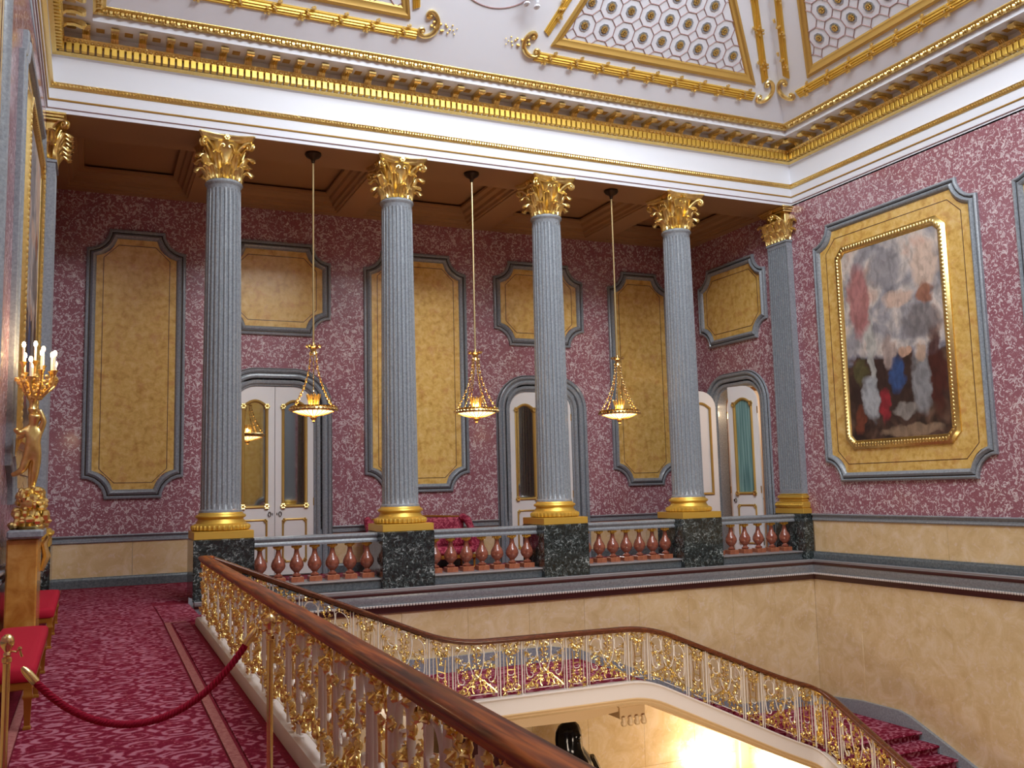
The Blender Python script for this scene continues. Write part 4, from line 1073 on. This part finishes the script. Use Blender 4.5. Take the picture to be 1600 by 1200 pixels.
obj('draped_arm', arm, 'dark_bronze', t, smooth=60)
setp(obj('statue_pedestal', MB().cbox(-.55, .55, -.5, .5, 0, .98, .02).cbox(-.6, .6, -.55, .55, .98, 1.1, .02).cbox(-.6, .6, -.55, .55, -.0, .12, .02), 'grey_marble', None, (7.42, 14.3, -6.06)), 'grey marble pedestal under the dark bronze statue', 'pedestal')
area('stair_wall_lamp', (11.05, 14.85, -3.8), (11.0, YA, -3.15), .4, .2, 75, (1, .90, .74))
area('stair_wall_lamp', (12.9, 14.85, -4.1), (12.8, YA, -3.5), .4, .2, 75, (1, .90, .74))
struct('trim_8', MB().cbox(11.58, 11.82, YA-.14, YA-.0, -6, -3.0, .02).cbox(11.54, 11.86, YA-.18, YA, -3.12, -3.0, .02), 'string_tan')
area('stair_wall_lamp', (8.8, 13.8, -5.2), (8.8, YA, -3.4), .6, .3, 22, (1, .80, .5))
# ================================================================== ropes, stanchions
def stanchion(x, y, label):
    t = thing('rope_post', label, 'barrier post', (x, y, .0))
    obj('foot', MB().lathe([(.16, .013), (.16, .025), (.12, .035), (.05, .05), (.03, .08)], n=28), 'brass', t)
    obj('post', MB().lathe([(.017, .05), (.017, .86), (.022, .865), (.022, .885), (.014, .89)], n=16), 'brass', t)
    obj('knob', MB().lathe([(.012, .885), (.018, .90), (.012, .915), (.018, .925), (.03, .945), (.032, .965), (.026, .985), (.012, .998), (.001, 1.0)], n=16), 'brass', t)
    return t
p1 = stanchion(-.352, 5.3, 'brass rope post at the left edge beside the red bench')
p2 = stanchion(.915, 5.3, 'brass rope post standing against the gilded gallery railing')
for o_, s_ in ((p1, 1), (p2, -1)):
    obj('hook', MB().tube([(0, 0, .90), (s_*.02, 0, .915), (s_*.04, 0, .91), (s_*.055, 0, .925), (s_*.06, 0, .90), (s_*.066, 0, .885)], .006, 6).blob((s_*.055, 0, .925), .011, 6, 4), 'brass', o_)
rt = thing('barrier_rope', 'twisted crimson rope hanging in a curve across the carpet between brass posts', 'rope', (.28, 5.3, .45))
def cat(s, ph=0, rr=0):
    u = -1+2*s; x = .53*u; z = .335*(math.cosh(1.3*(u+.06))-1)/(math.cosh(1.3)-1)+.05
    return Vector((x, 0, z))
for ph in range(3):
    pts = []
    for i in range(421):
        s_ = i/420; a = s_*24*2*pi+ph*2*pi/3; p = cat(s_); d = (cat(min(1, s_+.01))-cat(max(0, s_-.01))).normalized(); up = Vector((-d.z, 0, d.x))
        pts.append(tuple(p+up*.0095*cos(a)+Vector((0, 1, 0))*.0095*sin(a)))
    obj('rope_strand', MB().tube(pts, .0105, 6), 'rope_red', rt)
for s_ in (0, 1):
    p = cat(s_); d = (cat(.03)-cat(0) if s_ == 0 else cat(.97)-cat(1)).normalized()
    obj('rope_ferrule', MB().tube([tuple(p-d*.055), tuple(p-d*.04), tuple(p-d*.01), tuple(p+d*.045), tuple(p+d*.05)], [.008, .016, .021, .021, .016], 12), 'brass', rt)
# ================================================================== benches, pedestal, candelabrum
def bench(y0, y1, label):
    t = thing('bench', label, 'bench', (-.54, y0, 0)); L = y1-y0
    def cushion():
        R0 = []
        for z, i in ((.35, .0), (.37, -.008), (.43, -.008), (.455, .012), (.462, .05)):
            x0, x1, a, b, c_ = -.19+i, .20-i, i, L-i, .03
            R0.append([(x0+c_, a, z), (x1-c_, a, z), (x1, a+c_, z), (x1, b-c_, z), (x1-c_, b, z), (x0+c_, b, z), (x0, b-c_, z), (x0, a+c_, z)])
        return MB().loft(R0, True)
    obj('seat', cushion(), 'red_fabric', t, label='red upholstered seat', smooth=50)
    obj('seat_rail', MB().cbox(-.185, .195, .008, L-.008, .29, .352, .008), 'gilt_wood', t)
    k = 3
    for q in range(k):
        for sx in (-.16, .165):
            yy = .035+(L-.07)*q/(k-1)
            lg = MB().loft([[(sx-w_, yy-w_, z), (sx+w_, yy-w_, z), (sx+w_, yy+w_, z), (sx-w_, yy+w_, z)] for z, w_ in ((0.013, .026), (.03, .026), (.04, .019), (.22, .026), (.235, .034), (.25, .034), (.26, .028), (.30, .028))], True)
            obj('leg', lg, 'gilt_wood', t)
    return t
bench(7.75, 10.2, 'long red bench with gilt legs at the left edge, in front of the pedestal')
bench(11.75, 14.1, 'far red bench with gilt legs beyond the pedestal by the left wall')
t = thing('stone_pedestal', 'tall orange marble pedestal with grey top between the red benches', 'pedestal', (XL+.17, 10.95, 0))
obj('pedestal_body', MB().cbox(-.165, .115, -.38, .38, .1, 1.27, .015), 'orange_marble', t)
obj('pedestal_foot', MB().cbox(-.165, .14, -.40, .40, .0, .12, .012), 'green_marble', t)
obj('pedestal_top', MB().cbox(-.165, .16, -.44, .42, 1.27, 1.36, .02), 'grey_marble', t)
obj('gilt_bracket', MB().tube([(.125, .32, .9), (.17, .34, 1.05), (.14, .36, 1.18), (.18, .36, 1.26)], [.02, .04, .035, .02], 8), 'gold', t)
t = thing('candelabrum', 'gilded cherub candelabrum with lit candles on the orange marble pedestal', 'candelabrum', (XL+.20, 10.72, 1.36))
rk = MB(); rr = random.Random(5)
for q in range(90):
    z = .03+.36*rr.random(); R = .185*(1-z*1.5)+.03; a = rr.random()*6.28
    q_ = .5+.9*rr.random(); rk.blob((R*cos(a)*.8, R*sin(a), z), .032+.02*rr.random(), 6, 4, (q_, 1.6-q_*.6, .5+.8*rr.random()))
rk.lathe([(.13, 0), (.14, .03), (.12, .06), (.1, .2), (.08, .36), (.03, .40)], n=14)
obj('rock_base', rk, 'gold', t)
# cherub: one continuous skinned body
def skin(nm, verts, edges, radii, mat, parent, lv=2, root=0):
    me = bpy.data.meshes.new(nm); me.from_pydata(verts, edges, []); me.materials.append(M[mat])
    o = bpy.data.objects.new(nm, me); C.objects.link(o); o.parent = parent
    sk_ = o.modifiers.new('skin', 'SKIN'); sk_.use_smooth_shade = True
    for i, r in enumerate(radii): me.skin_vertices[0].data[i].radius = (r, r)
    me.skin_vertices[0].data[root].use_root = True
    s_ = o.modifiers.new('sub', 'SUBSURF'); s_.levels = lv; s_.render_levels = lv
    return o
V = [(.0, 0, .78), (.005, 0, .90), (0, 0, 1.0), (.0, 0, 1.06), (.015, -.01, 1.13), (.02, -.015, 1.18),
     (.07, 0, 1.0), (.10, -.02, 1.10), (.05, -.02, 1.22), (-.07, 0, 1.0), (-.13, -.02, .97), (-.16, -.05, 1.02),
     (.04, 0, .72), (.03, -.01, .56), (.01, .02, .42), (.04, -.03, .40),
     (-.04, 0, .72), (-.08, -.02, .60), (-.15, .05, .56), (-.19, .06, .55)]
Ed = [(0, 1), (1, 2), (2, 3), (3, 4), (4, 5), (2, 6), (6, 7), (7, 8), (2, 9), (9, 10), (10, 11), (0, 12), (12, 13), (13, 14), (14, 15), (0, 16), (16, 17), (17, 18), (18, 19)]
Rd = [.075, .068, .070, .032, .072, .066, .040, .030, .026, .040, .030, .026, .056, .040, .028, .024, .056, .040, .028, .024]
obj('stem', MB().lathe([(.02, .38), (.025, .6), (.02, .9), (.03, 1.18), (.045, 1.22), (.03, 1.26), (.035, 1.3), (.06, 1.34), (.03, 1.40)], (-.01, .02, 0), 12), 'gold', t)
skin('cherub', V, Ed, Rd, 'gold', t)
wg = MB()
for q in range(6): wg.tube([(-.02, .06, .98), (-.05-.02*q, .13, 1.02-.02*q), (-.09-.015*q, .17, .96-.04*q)], [.018, .016, .004], 5)
obj('wing', wg, 'gold', t)
ba = MB(); arms = []
for q in range(9):
    a = -pi*.72+2*pi*.72*q/8; R = .21 if q % 2 else .15; zt = 1.55+(.08 if q % 3 == 0 else .0)+(.06 if q % 2 == 0 else -.02)
    R2_ = R*1.05
    ba.tube([(.03*cos(a), .03*sin(a), 1.33), (.09*cos(a), .09*sin(a), 1.36), (R*cos(a), R*sin(a), 1.46), (R2_*cos(a), R2_*sin(a), zt-.05)], [.018, .014, .012, .012], 6)
    for w_ in range(5): ba.blob(((.06+.035*w_)*cos(a+.2), (.06+.035*w_)*sin(a+.2), 1.34+.05*w_), .026, 5, 4)
    ba.lathe([(.01, -.06), (.018, -.04), (.03, -.01), (.042, .0), (.02, .005)], (R2_*cos(a), R2_*sin(a), zt), 10)
    arms.append((R2_*cos(a), R2_*sin(a), zt))
arms.append((0, 0, 1.72)); ba.tube([(0, 0, 1.35), (0, 0, 1.70)], .014, 6); ba.lathe([(.01, -.06), (.03, -.01), (.042, .0), (.02, .005)], (0, 0, 1.72), 10)
for q in range(60):
    a = q*2.4; R = .05+.0026*q; ba.blob((R*cos(a)*.9+.01, R*sin(a), 1.33+.0032*q), .014+.008*((q*7) % 4)/3, 5, 3, (1, 1, 1.5))
obj('candle_arms', ba, 'gold', t)
cm_ = mesh('candle', MB().lathe([(.011, 0), (.011, .15), (.009, .155)], n=8), 'candle'); fm_ = mesh('flame', MB().blob((0, 0, .178), .019, 8, 6, (1, 1, 1.7)), 'flame')
for a_ in arms:
    o = obj('candle', cm_, None, t, a_); obj('flame', fm_, None, o)
point('candle_light', (XL+.28, 10.65, 3.30), 14, (1, .72, .42), .12)
# ================================================================== sofa against the back wall
t = thing('sofa', 'crimson brocade sofa with gilt frame behind the balustrade by the back wall', 'sofa', (6.35, 18.75, .0))
W2 = 1.12
obj('seat', MB().cbox(-W2+.08, W2-.08, -.42, .3, .30, .46, .05), 'brocade', t, smooth=50)
bk = MB().sweep([(-W2+.05, 0), (W2-.05, 0)], [(.34, .42), (.36, .95), (.40, 1.06), (.46, 1.07), (.50, 1.0), (.50, .42)], False, lambda a, b, h: (a, b, h))
obj('backrest', bk, 'brocade', t, smooth=50)
for s_ in (-1, 1):
    obj('armrest', MB().sweep([(-.38*1, s_*W2-s_*.06), (.36, s_*W2-s_*.06)], [(-.09, .35), (-.10, .60), (-.06, .68), (.06, .68), (.10, .60), (.09, .35)], False, lambda a, b, h: (b, a, h)).tube([(s_*(W2-.06), .40, 1.05), (s_*(W2-.02), .2, 1.0), (s_*(W2), .0, .80), (s_*W2, -.25, .70)], [.09, .085, .07, .05], 8), 'brocade', t, smooth=50)
    for yy in (-.36, .40):
        obj('leg', MB().lathe([(.02, .013), (.035, .04), (.02, .08), (.03, .2), (.045, .3)], (s_*(W2-.1), yy, 0), 10), 'gilt_wood', t)
obj('seat_rail', MB().cbox(-W2+.04, W2-.04, -.44, .42, .22, .30, .02), 'gilt_wood', t)
obj('top_rail', MB().tube([(-W2+.06, .42, 1.06), (-.5, .42, 1.09), (0, .42, 1.11), (.5, .42, 1.09), (W2-.06, .42, 1.06), (W2+.0, .3, 1.02), (W2+.02, .1, .88)], .022, 6), 'gilt_wood', t)
obj('cushion', MB().blob((W2-.38, -.02, .66), .24, 14, 8, (1, .45, .9)), 'brocade', t, smooth=60)
